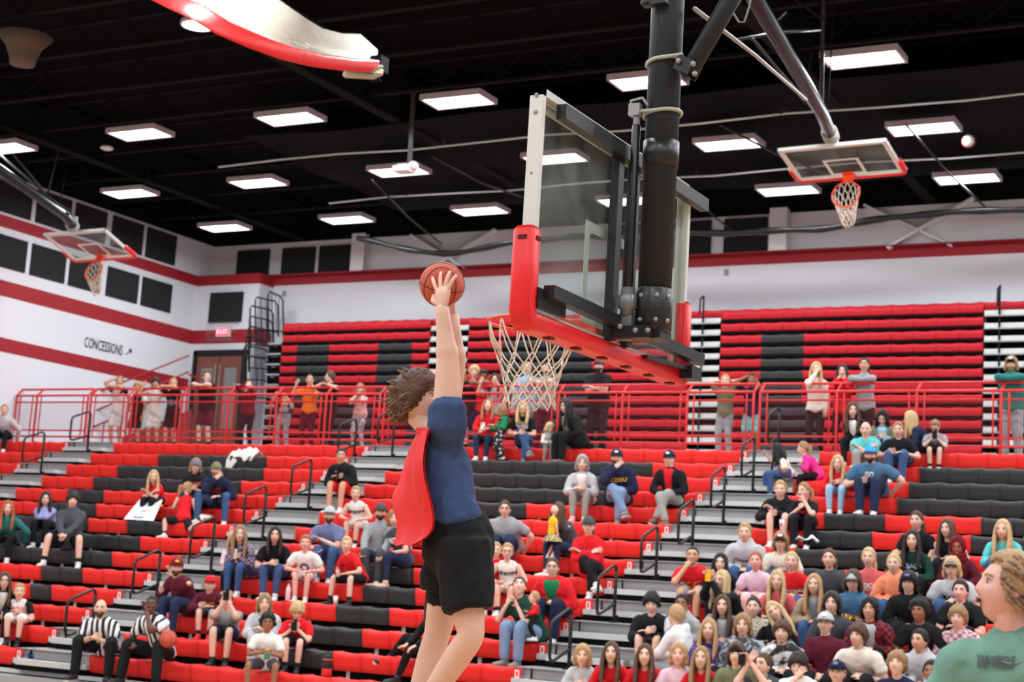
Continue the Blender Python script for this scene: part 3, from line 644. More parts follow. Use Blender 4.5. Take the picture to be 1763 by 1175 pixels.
# brace going up-right from the pole: lug plates and heavy tube
A = at(1190, 117, 1, BY-.06); B = at(1275, -30, 1, BY-.06); m = MB(); m.tube([A, B], .047, 14); m.build('brace_tube', POLE, goal, world=True)
m = MB(); a = at(1172, 112, 1, BY-.06); b_ = at(1196, 122, 1, BY-.06); c = at(1183, 136, 1, BY-.06)
for dy in (-.055, .055): m.bar(a+V(0, dy, 0), b_+V(0, dy, 0), .012, .075, up=(0, 0, 1))
m.bar(a, c, .03, .03); m.build('brace_lug', BSTEEL, goal, world=True)
m = MB()
for p in ((1168, 105), (1193, 110), (1196, 127)): m.ell(at(p[0], p[1], 1, BY-.13), (.014, .014, .014), 8, 6)
m.build('brace_bolt', CHROME, goal, world=True)
m = MB(); m.bar(at(1108, 4, 1, BY-.1), at(1150, -2, 1, BY-.1), .05, .05); m.ell(at(1109, 4, 1, BY-.14), (.02, .01, .02), 10, 6); m.bar(at(1150, 14, 1, BY), at(1165, 16, 1, BY), .03, .04); m.build('upper_bracket', BSTEEL, goal, world=True)
m = MB(); m.tube([at(1196, 15, 1, BY), at(1300, 95, 1, BY+2.), at(1388, 172, 1, BY+4.5)], .012, 8); m.build('diagonal_brace', CHROME, goal, world=True)
m = MB(); m.tube([at(x, y, 1, BY+.3) for x, y in ((1245, -5), (1262, 22), (1272, 38), (1282, 38), (1290, 12), (1293, -5))], .006, 5); m.build('cable_loop', mat('grey_cable', (120, 120, 118), .5), goal, world=True)
# corner gussets of the lower bar
m = MB(); m.box((.09, .88, .02), (.07, .14, .07)); m.bar((.07, .3, .02), (.09, .86, .04), .03, .02); m.build('bar_gusset', BSTEEL, goal)
# ------------------------------------------------------------------ folded practice goals
def practice(loc, phi, yaw, label, mastpts, g_world=(0, 0, -1)):
    t = thing('practice_goal', label, 'basketball goal', loc, 0, 'folded practice goals'); t.rotation_euler = (phi, 0, yaw)
    Rm = np.array(wmat(t).to_3x3()); h = 1.07
    q = MB(); q.boxmm((-.9, -.006, -1.05), (.9, .006, -.02)); q.build('glass_pane', GLASS, t)
    q = MB()
    for x in (-.915, .885): q.boxmm((x, -.03, -h), (x+.03, .03, 0))
    q.boxmm((-.915, -.03, -.05), (.915, .03, 0)); q.boxmm((-.915, -.03, -h), (.915, .03, -h+.04)); q.build('board_frame', FRAME, t)
    q = MB(); y0 = -.009
    for a, b_ in (((-.885, -1.03), (-.83, -.05)), ((.83, -1.03), (.885, -.05)), ((-.83, -.1), (.83, -.05)), ((-.305, -.93), (-.255, -.47)), ((.255, -.93), (.305, -.47)), ((-.255, -.52), (.255, -.47)), ((-.305, -.97), (.305, -.93)), ((-.83, -1.03), (.83, -.99))):
        q.boxmm((a[0], y0-.002, a[1]), (b_[0], y0, b_[1]))
    q.build('target_lines', LINE, t)
    q = MB(); P = [(-.93, 0, -.72), (-.93, 0, -1.0), (-.90, 0, -1.075), (-.8, 0, -1.085), (.8, 0, -1.085), (.90, 0, -1.075), (.93, 0, -1.0), (.93, 0, -.72)]
    q.tube(P, [(.055, .045)]*len(P), 10, side=(0, 1, 0)); q.build('edge_padding', PAD, t)
    q = MB(); C = V(0, -.03-.155-.235, -h+.15); a = np.linspace(0, 2*math.pi, 28, endpoint=False)
    q.tube([C+V(.235*math.cos(x), .235*math.sin(x), 0) for x in a], .014, 6, closed=True); q.boxmm((-.1, -.05, -h+.02), (.1, -.03, -h+.2)); q.boxmm((-.08, -.2, -h+.12), (.08, -.03, -h+.15)); q.build('rim', RIMM, t)
    # limp net: hangs by gravity from a tilted ring
    gl = Rm.T @ np.array(g_world, float); q = MB(); n = 12
    e = [C+V(.235*math.cos(x), .235*math.sin(x), 0) for x in np.linspace(0, 2*math.pi, n, endpoint=False)]
    cen = C+gl*.42+V(0, -.16, 0)*1.0
    def pt(lv, j):
        u = lv/5; base = C+(e[j % n]-C)*(1-.55*u); half = C+(e[(j+1) % n]-C)*(1-.55*u); p = base if lv % 2 == 0 else (base+half)/2
        return p+(V(0, 0, -1)*.18+gl*.40)*u**1.1
    for lv in range(5):
        for j in range(n):
            for dj in ((0, -1) if lv % 2 == 0 else (0, 1)): q.tube([pt(lv, j), pt(lv+1, j+dj)], .008, 4)
    q.build('net', CORD, t)
    return t
def mast(t, P, r, extra):
    q = MB(); q.tube(P, r, 12); q.build('mast', mat('mast_black', (20, 21, 23), .35, spec=.5), t, world=True)
    for i in (0, 1, 2):
        c = P[0]+(P[1]-P[0])*(.06+.10*i); d = unit(P[1]-P[0]); u = unit(np.cross(d, (1, 0, 0))); v_ = np.cross(d, u); q = MB()
        q.tube([c+(u*math.cos(x)+v_*math.sin(x))*(r+.02) for x in np.linspace(0, 2*math.pi, 16, endpoint=False)], .016, 6, closed=True); q.build('clamp_ring', mat('pale_clamp', (170, 168, 155), .45), t, world=True)
    for k, (a, b_, rr) in enumerate(extra):
        q = MB(); q.tube([a, b_], rr, 6); q.build('brace' if rr > .015 else 'hoist_cable', JOI if rr < .02 else POLE, t, world=True)
gr = practice((-7.556, 24.482, 9.148), 1.3308, -.0473, 'folded practice goal hanging from the roof at upper right', None)
Z = lambda x, y, yy: at(x, y, 1, yy)
mast(gr, [Z(1432, 238, 24.6), Z(1415, 195, 23.0), Z(1290, -20, 16.5)], .10, [(Z(1345, 70, 19), Z(1420, 205, 23.4), .02), (Z(1296, 68, 18), Z(1384, 172, 22), .022), (Z(1384, 172, 22), Z(1412, 195, 23), .03), (Z(1418, -10, 22), Z(1414, 180, 23), .035), (Z(1437, -10, 22), Z(1425, 185, 23), .012), (Z(1262, 70, 18.5), Z(1330, 58, 18.5), .022), (Z(1350, 56, 19), Z(1412, 51, 21), .022), (Z(1336, 40, 18.5), Z(1355, 22, 18.5), .016), (Z(1400, 60, 22.5), Z(1392, 128, 22.5), .014), (Z(1370, 0, 20), Z(1425, 40, 22), .016)])
gl_ = practice((-24.703, 25.512, 8.852), 1.2086, -.0373, 'folded practice goal hanging from the roof at upper left', None)
mast(gl_, [Z(127, 392, 25.6), Z(112, 372, 25.0), Z(-60, 250, 21.0)], .10, [(Z(0, 238, 23), Z(80, 335, 25), .022), (Z(-20, 250, 23), Z(120, 370, 25), .026), (Z(112, 215, 25), Z(83, 330, 25), .022), (Z(131, 178, 25), Z(104, 350, 25), .012), (Z(-10, 300, 23), Z(70, 345, 24.6), .03), (Z(0, 178, 24), Z(220, 235, 27), .018), (Z(80, 340, 24.9), Z(122, 362, 25.2), .02)])
q = MB(); q.box(Z(127, 385, 25.5), (.12, .12, .3)); q.build('mount_plate', CHROME, gl_, world=True)
q = MB(); q.box(Z(1433, 236, 24.6), (.16, .16, .16)); q.build('mount_plate', CHROME, gr, world=True)
# ------------------------------------------------------------------ ceiling projector on its pole
P0 = at(700, 292, 2, 9.25); t = thing('projector', 'small white ceiling projector on a long pole above the dunker', 'projector', P0)
q = MB(); q.tube([at(712, 160, 1, P0[1]), at(705, 284, 1, P0[1])], .045, 8); q.build('hanging_pole', mat('grey_pole', (90, 92, 98), .4, metal=.4), t, world=True)
q = MB(); q.box((-.05, 0, .0), (.34, .3, .11)); q.ell((.14, 0, .06), (.1, .12, .09), 10, 6); q.box((-.05, 0, .07), (.2, .2, .04)); q.build('body', WHITE, t)
# ball stuck in the netting
c = at(1667, 242, 2, 9.95); q = MB(); q.ell(c, (.105, .105, .105), 14, 10, mi=0); q.tube([c+V(.107*math.cos(a), .03, .107*math.sin(a)) for a in np.linspace(0, 6.28, 16, endpoint=False)], .02, 5, closed=True, mi=1)
tag(q.build('volleyball', [WHITE, mat('volleyball_red', (150, 40, 45), .5)]), 'red and white volleyball stuck up in the roof netting', 'ball')
# small sprinkler/speaker details
c = at(184, 255, 2, 10.3); q = MB(); q.ell(c, (.14, .14, .05), 12, 6); tag(q.build('smoke_detector', WHITE), 'small round white detector under the dark roof at left', 'detector')
# ------------------------------------------------------------------ hoisted white and red curtain, top left
CW = mat('cream_curtain_mesh', (178, 172, 156), .8, bump=.4, bscale=14, var=.06, vscale=3); CR_ = mat('red_curtain_vinyl', (222, 30, 30), .4, bump=.3, bscale=8)
t = thing('divider_curtain', 'cream and red hoisted divider curtain drooping from the roof at top left', 'curtain', at(500, 60, 2, 9.0))
lo = [(250, -18), (300, 8), (342, 27), (385, 53), (440, 77), (495, 97), (550, 110), (600, 117), (643, 119)]
hi = [(420, -40), (450, -20), (480, 0), (505, 18), (530, 36), (555, 52), (590, 62), (620, 64), (650, 92)]
def zz(i): return 8.9-.5*math.sin(math.pi*i/8)
P = []
for i in range(9):
    A = at(lo[i][0], lo[i][1]-9, 2, zz(i)-.3); B = at(hi[i][0], hi[i][1], 2, zz(i)+.25); row = []
    for k in range(15):
        u = k/14; p = A+(B-A)*u; row.append(p+V(0, 0, -.22*math.sin(math.pi*u)+.035*math.sin(k*2.1+i*.3)))
    P.append(row)
m = MB(); P = np.array(P); m.grid(P); m.grid(P+V(0, 0, .04), flip=True); m.build('mesh_panel', CW, t, world=True)
m = MB(); P2 = []
for i in range(9):
    A = at(lo[i][0], lo[i][1]-12, 2, zz(i)-.3); B = at(lo[i][0]-2, lo[i][1]+2, 2, zz(i)-.42); row = []
    for k in range(12): an = k/12*2*math.pi; c = (A+B)/2; d = (B-A)/2; row.append(c+d*1.15*math.cos(an)+V(.05, .12, .1)*math.sin(an)*.8)
    P2.append(row)
m.grid(np.array(P2), wrap=True); m.build('red_border', CR_, t, world=True)
m = MB()
for k in range(6): a = P[8][k*2+2]; m.tube([a-V(.4, .1, -.02), a, a+V(.1, .06, .03)], [.05, .06, .02], 6)
m.build('gathered_end', CW, t, world=True)
m = MB(); e = at(652, 112, 2, 8.8); m.box(e, (.2, .2, .22)); m.box(e+V(-.05, 0, -.15), (.14, .14, .14)); m.tube([at(478, -2, 2, 9.8), at(575, 60, 2, 9.6), at(640, 85, 2, 9.1)], .022, 6); m.build('winch_end', JOI, t, world=True)
# pale fabric duct end at far top left
t = thing('air_duct', 'pale flared fabric air duct outlet at the top left corner', 'duct', at(38, 95, 2, 10.2))
m = MB(); a = at(38, 112, 2, 9.9); m.tube([a, a+V(0, 0, .12), a+V(0, 0, .32), a+V(0, 0, .5)], [.2, .22, .30, .46], 16, cap=False); m.build('flared_sleeve', mat('pale_duct', (96, 84, 76), .8), t, world=True)
# ------------------------------------------------------------------ people: head, body, clothes
SKIN = {'fair': (222, 178, 158), 'pink': (228, 174, 160), 'tan': (205, 154, 126), 'brown': (150, 98, 72), 'dark': (98, 62, 48)}
HAIRC = {'blonde': (198, 168, 122), 'dirty': (150, 118, 84), 'brown': (84, 58, 42), 'dark': (46, 34, 30), 'black': (22, 20, 22), 'ginger': (164, 98, 62), 'grey': (150, 142, 138), 'red': (140, 24, 34), 'light': (178, 140, 98)}
COL = {'red': (214, 30, 40), 'darkred': (110, 24, 36), 'maroon': (92, 28, 44), 'black': (26, 26, 30), 'white': (232, 230, 226), 'grey': (150, 152, 156), 'lightgrey': (186, 186, 190), 'charcoal': (72, 74, 80), 'navy': (30, 36, 62), 'blue': (60, 96, 140), 'jeans': (62, 88, 130), 'lightjeans': (120, 144, 176), 'darkjeans': (38, 50, 78), 'teal': (64, 150, 150), 'darkteal': (46, 116, 112), 'green': (30, 120, 76), 'darkgreen': (28, 62, 52), 'olive': (118, 122, 96), 'orange': (240, 120, 40), 'peach': (250, 150, 110), 'pink': (226, 150, 160), 'lightpink': (232, 196, 214), 'hotpink': (226, 50, 140), 'yellow': (240, 180, 40), 'lavender': (150, 150, 205), 'slate': (110, 120, 158), 'cream': (226, 218, 204), 'tan': (178, 160, 130), 'khaki': (150, 150, 142), 'purple': (96, 80, 150), 'aqua': (90, 190, 190), 'coral': (214, 96, 104), 'skyblue': (150, 185, 214), 'brown': (96, 70, 56), 'steel': (70, 108, 140), 'brightblue': (60, 160, 220)}
def skinm(k): return mat('skin_'+k, SKIN[k], .5, var=.05, vscale=12, spec=.4)
def hairm(k): return mat('hair_'+k, HAIRC[k], .55, bump=.8, bscale=55, var=.3, vscale=25, spec=.35)
PRN = {'ref': lambda: pattern('referee_stripes', 'stripes', (236, 236, 240), (24, 24, 30), 12.5),
       'plaidnavy': lambda: pattern('navy_white_plaid', 'plaid', (40, 40, 66), (150, 130, 150), 26), 'plaidred': lambda: pattern('red_black_plaid', 'plaid', (150, 24, 40), (50, 14, 22), 24),
       'plaidpink': lambda: pattern('pale_pink_plaid', 'plaid', (220, 190, 196), (160, 110, 120), 20), 'tiegrey': lambda: pattern('grey_tie_dye', 'blotch', (70, 76, 88), (170, 174, 184), 9),
       'bw': lambda: pattern('black_white_swirl', 'blotch', (28, 28, 30), (225, 222, 218), 6), 'leopard': lambda: pattern('cream_speckled', 'spots', (220, 212, 192), (80, 74, 66), 45),
       'dots': lambda: pattern('black_white_spotted', 'spots', (30, 30, 34), (220, 220, 220), 14), 'purplewave': lambda: pattern('purple_print', 'blotch', (40, 36, 80), (120, 96, 190), 16), 'floral': lambda: pattern('grey_leaf_print', 'blotch', (92, 74, 76), (205, 195, 195), 22),
       'check': lambda: pattern('pink_checked', 'plaid', (238, 190, 188), (225, 120, 120), 30)}
def clothm(k):
    if k in PRN: return PRN[k]()
    return mat('cloth_'+k, COL[k], .85, bump=.35, bscale=22, var=.07, vscale=8, spec=.2)
EYEW = mat('eye_white', (225, 220, 215), .3); IRIS = mat('eye_dark', (40, 30, 26), .3); LIP = mat('lip_rose', (196, 118, 106), .5)
SHOEW = mat('white_shoe', (222, 220, 216), .5); SHOEB = mat('black_shoe', (30, 30, 34), .5); SOLE = mat('pale_sole', (200, 196, 188), .6)
TH = np.radians([0, 16, 32, 45, 57, 66, 73, 79, 84, 89, 94, 99, 104, 109, 114, 120, 127, 136, 148, 163, 180]); NA = 26
_u = np.linspace(-np.pi, np.pi, NA, endpoint=False); AA = _u-.45*np.sin(_u)
AG, TG = np.meshgrid(AA, TH[1:-1]); AG, TG = AG.ravel(), TG.ravel()
def sst(x): x = np.clip(x, 0, 1); return x*x*(3-2*x)
def head_pos(a, th, off=0., face=1.):
    x = np.sin(th)*np.sin(a); y = -np.sin(th)*np.cos(a); z = np.cos(th)
    t = sst((-z-.05)/.95); X = .077*x*(1-.28*t); Y = np.where(y < 0, .093*y*(1-.06*t), .102*y*(1-.50*t)); Zp = .120*z
    fr = (y < 0)*1.
    g = np.exp(-(x/.17)**2); nz = np.clip((.16-z)/.40, 0, 1)*(1-sst((-.25-z)/.13)); Y = Y-fr*face*.020*g*nz
    for q in (-.38, .38): Y = Y+fr*face*.010*np.exp(-((x-q)/.17)**2-((z-.05)/.12)**2)
    Y = Y-fr*face*(.005*np.exp(-((z-.24)/.09)**2-(x/.6)**2)+.006*np.exp(-(x/.26)**2-((z+.47)/.08)**2)+.010*np.exp(-(x/.32)**2-((z+.85)/.16)**2)+.004*np.exp(-((np.abs(x)-.5)/.2)**2-((z+.2)/.2)**2))
    P = np.stack([X, Y, Zp], -1); return P+np.stack([x, y, z], -1)*np.asarray(off)[..., None]
def head_faces(nr, na):
    fs = [(0, 1+(i+1) % na, 1+i) for i in range(na)]
    for j in range(nr-1):
        for i in range(na): k = (i+1) % na; fs.append((1+j*na+i, 1+j*na+k, 1+(j+1)*na+k, 1+(j+1)*na+i))
    b = 1+(nr-1)*na; fs += [(b+i, b+(i+1) % na, 1+nr*na) for i in range(na)]; return fs
HF = head_faces(len(TH)-2, NA)
def head_grid(off_fn=None, face=1.):
    o = np.zeros(len(AG)) if off_fn is None else off_fn(AG, np.cos(TG)); P = head_pos(AG, TG, o, face)
    ot = 0 if off_fn is None else off_fn(np.zeros(1), np.ones(1))[0]; ob = 0 if off_fn is None else off_fn(np.zeros(1), -np.ones(1))[0]
    return np.vstack([[0, 0, .12+ot], P, [0, .0, -.12-ob]])
STY = {'short': ([0, 40, 62, 75, 100, 130, 180], [.64, .60, .32, -.02, -.10, -.42, -.52], .017), 'buzz': ([0, 40, 62, 75, 100, 130, 180], [.62, .58, .35, .05, -.05, -.38, -.45], .006),
       'mop': ([0, 30, 60, 80, 110, 180], [.34, .32, .02, -.28, -.35, -.66], .030), 'curly': ([0, 40, 62, 78, 110, 180], [.50, .46, .25, -.2, -.3, -.6], .036),
       'long': ([0, 18, 40, 60, 75, 180], [.72, .62, .38, -.25, -.85, -.9], .020), 'pony': ([0, 30, 60, 80, 110, 180], [.62, .55, .25, .0, -.2, -.55], .012), 'curtain': ([0, 12, 35, 58, 80, 110, 180], [.66, .55, .30, -.15, -.45, -.55, -.8], .026),
       'bob': ([0, 20, 45, 62, 80, 180], [.62, .52, .25, -.5, -.85, -.9], .026), 'thin': ([0, 50, 75, 100, 180], [.95, .8, .05, -.1, -.5], .005)}
def hair_off(style, noise=0.0, seed=0):
    aa, zl, th = STY[style]; r = np.random.RandomState(seed); ph = r.rand(4)*6
    def f(a, z):
        l = np.interp(np.degrees(np.abs(a)), aa, zl); k = sst((z-l)/.13+.3)
        t = th*(1+.35*np.clip(z, 0, 1))+noise*(np.sin(a*5+ph[0])*np.cos(z*9+ph[1])+.6*np.sin(a*11+ph[2]+z*7))*th
        return -.008+(t+.008)*k
    return f
def add_head(q, C, R, hs, skin_mi=0, mouth=0, ear=True):
    """head surface, eyes, brows, lips and ears; slots 0 skin 1 eye white 2 iris 3 lip 4 brow"""
    T = lambda p: np.asarray(p)*hs @ R.T+C
    q.add(T(head_grid()), [f for f in HF], 0)
    for s in (-1, 1):
        q.ell(T((s*.030, -.0755, .007)), V(.0135, .008, .0075)*hs, 8, 6, R, 1)
        q.ell(T((s*.030, -.0820, .006)), V(.0062, .0035, .0066)*hs, 7, 5, R, 2)
        q.tube([T((s*.047, -.077, .010)), T((s*.031, -.0845, .0165)), T((s*.015, -.081, .009))], .0018*hs, 4, mi=2)
        q.tube([T((s*.052, -.076, .026)), T((s*.034, -.089, .032)), T((s*.014, -.091, .027))], .0036*hs, 5, mi=4)
        if ear: q.ell(T((s*.079, .006, -.004)), V(.010, .017, .030)*hs, 7, 6, R, 0)
    if mouth: q.ell(T((0, -.088, -.064)), V(.017, .008, .009)*hs, 8, 6, R, 2)
    q.tube([T((-.024, -.088, -.055)), T((0, -.0985, -.0515)), T((.024, -.088, -.055))], [.002*hs, .0034*hs, .002*hs], 6, mi=3)
    q.tube([T((-.022, -.088, -.061-.010*mouth)), T((0, -.0975, -.0635-.010*mouth)), T((.022, -.088, -.061-.010*mouth))], [.002*hs, .0040*hs, .002*hs], 6, mi=3)
def rotm(yaw, pitch=0, roll=0):
    """local head/body frame: yaw about z, pitch>0 looks up, roll tilts to the figure's left"""
    return np.array(Matrix.Rotation(yaw, 3, 'Z') @ Matrix.Rotation(-pitch, 3, 'X') @ Matrix.Rotation(roll, 3, 'Y'))
def hand(q, W, d, n, s, side, curl=.35, mi=0, spread=.12):
    """palm, four unequal fingers and a side thumb; d points along the fingers, n is the palm side"""
    d = unit(d); n = unit(n-(n@d)*d); x = np.cross(d, n)*side
    q.tube([W-d*.01*s, W+d*.02*s, W+d*.055*s, W+d*.088*s], [(.023*s, .018*s), (.030*s, .016*s), (.039*s, .014*s), (.037*s, .011*s)], 8, side=x, mi=mi)
    L = (.072, .082, .076, .058)
    for i in range(4):
        o = (1.5-i)*.0195; b = W+d*.088*s+x*o*s*1.0; fd = unit(d+x*(1.5-i)*spread); p = [b-d*.012*s, b]; c = 0.; l = L[i]*s
        for j, f in enumerate((.45, .32, .23)):
            c += curl*(1.0 if j else .7); t = fd*math.cos(c)+n*math.sin(c); p.append(p[-1]+t*l*f)
        q.tube(p, [.0095*s, .0095*s, .0088*s, .0080*s, .0062*s], 6, mi=mi)
    b = W+d*.025*s+x*.026*s; t1 = unit(d*.6+x*.75+n*.25); t2 = unit(d*.95+x*.25+n*(.3+curl))
    q.tube([b-x*.01*s, b, b+t1*.034*s, b+t1*.034*s+t2*.030*s], [.013*s, .0125*s, .0105*s, .0075*s], 6, mi=mi)
def ik(A, T, l1, l2, pole):
    A, T = np.array(A, float), np.array(T, float); d = T-A; L = np.linalg.norm(d); t = d/max(L, 1e-6)
    L2 = min(L, (l1+l2)*.995); T = A+t*L2; a = (l1*l1-l2*l2+L2*L2)/(2*L2); h = math.sqrt(max(l1*l1-a*a, 0))
    p = np.array(pole, float); p = unit(p-(p@t)*t); return A+t*a+p*h, T
def limb(pts, rad, k=2):
    """round the bends of a joint chain by corner cutting, keeping the ends"""
    P = np.array(pts, float); Rr = np.array([(r, r) if np.ndim(r) == 0 else r for r in rad], float)
    for _ in range(k):
        Q = [P[0]]; S = [Rr[0]]
        for i in range(len(P)-1): Q += [P[i]*.75+P[i+1]*.25, P[i]*.25+P[i+1]*.75]; S += [Rr[i]*.75+Rr[i+1]*.25, Rr[i]*.25+Rr[i+1]*.75]
        Q.append(P[-1]); S.append(Rr[-1]); P, Rr = np.array(Q), np.array(S)
    return P, Rr
def arm_profile(s, f=1.): return [.056*s*f, .053*s*f, .045*s*f, .041*s*f, .044*s*f, .034*s*f, .026*s*f]
def chain3(A, B, C, fr=((.0, .35, .85), (.12, .35, 1.))):
    return [A+(B-A)*t for t in fr[0]]+[B]+[B+(C-B)*t for t in fr[1]]
def remesh(o, vox, disp=0, lvl=None):
    m = o.modifiers.new('remesh', 'REMESH'); m.mode = 'VOXEL'; m.voxel_size = vox; m.use_smooth_shade = True
    s = o.modifiers.new('smooth', 'SMOOTH'); s.factor = .5; s.iterations = 3
    if disp:
        if 'cloth_folds' not in bpy.data.textures:
            t = bpy.data.textures.new('cloth_folds', 'CLOUDS'); t.noise_scale = .11; t.noise_depth = 1
        d = o.modifiers.new('folds', 'DISPLACE'); d.texture = bpy.data.textures['cloth_folds']; d.strength = disp; d.mid_level = .5; d.texture_coords = 'LOCAL'
def torso_rings(pel, nk, side, s, w=1., fem=False, over=0.0, lo=-.10, hi=1.0, belly=0):
    """elliptic sections from hip to neck base"""
    ax = nk-pel; L = np.linalg.norm(ax); t = ax/L; fw = np.cross(side, t); ts, pts, rad = [-.22, -.08, .1, .3, .5, .68, .82, .92, .985, 1.03], [], []
    ww = [.150, .172, .165, .150, .153, .168, .172, .150, .100, .062] if not fem else [.150, .174, .160, .134, .140, .155, .152, .128, .085, .054]
    dd = [.115, .128, .122, .112, .114, .122, .118, .098, .078, .060] if not fem else [.115, .128, .116, .104, .118, .130, .114, .090, .070, .052]
    for u, a, b in zip(ts, ww, dd):
        if u < lo or u > hi+.04: continue
        c = pel+ax*u+fw*(-.015*math.sin(math.pi*max(0, min(1, u))))*s
        bl = belly*math.exp(-((u-.3)/.25)**2); pts.append(c+fw*(-1)*0+(-fw)*0-fw*0+np.array([0, 0, 0])+(fw*0)); rad.append(((a*w+over+bl*.5)*s, (b*(.5+.5*w)+over+bl)*s))
    return pts, rad
def chest_text(shirt, par, pel, nk, side, s, txt, size, m, up=.62, w=1., shear=0, squash=1., wide=None, over=.022, ofs=0):
    vs, fs = textmesh(txt, size, shear, .004*size/.1); ax = nk-pel; L = np.linalg.norm(ax); t = ax/L; fw = unit(np.cross(side, t)); 
    if fw[1] > 0: fw = -fw
    if wide: vs[:, 0] *= wide/max(1e-6, vs[:, 0].max()-vs[:, 0].min())
    A = .160*w*s; B = (.122*(.5+.5*w)+over)*s; X = vs[:, 0]+ofs; y = B*np.sqrt(np.clip(1-(X/(A*1.15))**2, .05, 1))
    up = up+(.10 if up < .75 else 0); P = pel+ax*up+X[:, None]*side+vs[:, 1:2]*t*squash
    from mathutils.bvhtree import BVHTree
    bv = BVHTree.FromObject(shirt, bpy.context.evaluated_depsgraph_get()); out = []
    for p, yy in zip(P, y):
        h = bv.ray_cast(Vector(p+fw*.5), Vector(-fw), 1.0)[0]
        out.append((np.array(h)+fw*.008) if h is not None and abs((np.array(h)-p)@fw-yy) < .09 else p+fw*(yy+.012))
    P = np.array(out)
    q = MB(); q.add(P, fs, 0, False); return q.build('shirt_lettering', m, par)
def figure(root, J, o):
    """J: joints in root space; o: options"""
    s = J['s']; hs = J['hs']; R = J['headR']; fem = o.get('fem', False); w = o.get('w', 1.); sk = o.get('skin', 'fair')
    side = unit(J['shL']-J['shR']); pel, nk, hd = J['pel'], J['neck'], J['head']
    # --- body: one mesh with head, neck, torso core, arms, hands and legs
    q = MB(); add_head(q, hd, R, hs, mouth=o.get('mouth', 0))
    base = hd+R @ V(0, .018, -.075)*hs; q.tube([nk-unit(nk-pel)*.06*s, nk, (nk+base)/2, base, base+(hd-base)*.4], [.075*s, .062*s*(.9 if fem else 1), .052*s*(.88 if fem else 1), .054*s*(.88 if fem else 1), .05*s], 10)
    P, Rd = torso_rings(pel, nk, side, s, w, fem, -.012); q.tube(P, Rd, 10, side=side)
    aw = o.get('aw', .92 if fem else (1.+.35*(w-1)))
    for sd, S, E, W_, hdir, hn in ((1, J['shL'], J['elL'], J['wrL'], J.get('hdL'), J.get('hnL')), (-1, J['shR'], J['elR'], J['wrR'], J.get('hdR'), J.get('hnR'))):
        P, Rd = limb(chain3(S, E, W_), [v*aw for v in arm_profile(s)], 1); q.tube(P, Rd*(.78 if o['top'][0] in ('long', 'hood', 'open') else 1), 9)
        fdir = unit(W_-E); hd_ = fdir if hdir is None else hdir; n_ = unit(np.cross(side*sd, fdir)+V(0, .2, -.6)) if hn is None else hn
        hand(q, W_, hd_, n_, s*.97, -sd*1., o.get('curl', .38))
    for H_, K, A in ((J['hipL'], J['knL'], J['anL']), (J['hipR'], J['knR'], J['anR'])):
        P, Rd = limb(chain3(H_, K, A, ((.0, .4, .85), (.15, .38, 1.))), [v*s*(1+.4*(w-1))*o.get('lw', 1) for v in (.082, .072, .055, .050, .052, .050, .034)], 1); q.tube(P, Rd*(1 if o['bot'][0] == 'shorts' else .58), 9)
    hk = o.get('hair', ('short', 'brown')); q.build('body', [skinm(sk), EYEW, IRIS, LIP, hairm(hk[1] if hk[1] != 'grey' else 'dirty')], root)
    # --- shirt
    top = o.get('top', ('tee', 'grey')); kind, tc = top[0], top[1]
    over = {'tee': .012, 'tank': .010, 'long': .014, 'hood': .021, 'open': .018, 'polo': .012}[kind]
    if kind != 'bare':
        q = MB(); P, Rd = torso_rings(pel, nk, side, s, w, fem, over, lo=o.get('hem', -.10), hi=.99, belly=o.get('belly', 0)); q.tube(P, Rd, 18, side=side)
        cut = {'tee': (.62, 0), 'polo': (.62, 0), 'tank': None, 'long': (1, .96), 'hood': (1, .97), 'open': (1, .95)}[kind]
        if o.get('sleeve'): cut = o['sleeve']
        if cut:
            for S, E, W_ in ((J['shL'], J['elL'], J['wrL']), (J['shR'], J['elR'], J['wrR'])):
                e = over*s*.8; inn = S*.62+nk*.38-unit(nk-pel)*.035*s
                if cut[1]: P, Rd = limb([inn]+chain3(S, E, E+(W_-E)*cut[1]), [.058*s*aw+e]+[v*aw+e for v in (.060*s, .056*s, .050*s, .047*s, .048*s, .042*s, .036*s)], 1)
                else: P, Rd = limb([inn, S, S+(E-S)*cut[0]*.5, S+(E-S)*cut[0]], [(v+o.get('slv', 0))*s*aw+e for v in (.06, .062, .064, .068)], 1)
                q.tube(P, Rd, 10)
        if kind == 'hood':
            a = unit(np.cross(side, nk-pel)); a = a if a[1] > 0 else -a; c0 = nk+a*.035*s+V(0, 0, .005)*s
            q.tube([c0+side*(.085*math.cos(t))*s+a*(.075*math.sin(t))*s+V(0, 0, .012*math.sin(t))*s for t in np.linspace(0, 2*math.pi, 14, endpoint=False)], .030*s, 8, closed=True)
            q.ell(nk+a*.11*s+V(0, 0, -.02)*s, V(.09, .05, .08)*s, 10, 7)
        if kind == 'polo' or o.get('collar'):
            q.tube([nk+side*(.062*math.cos(t))*s+unit(np.cross(side, nk-pel))*(.058*math.sin(t))*s for t in np.linspace(0, 2*math.pi, 12, endpoint=False)], .014*s, 6, closed=True)
        sh = q.build({'tee': 't_shirt', 'tank': 'jersey', 'long': 'long_sleeve_shirt', 'hood': 'hooded_sweatshirt', 'open': 'open_jacket', 'polo': 'collared_shirt'}[kind], clothm(tc), root); remesh(sh, o.get('vox', .021)*max(s, .7), .022*s)
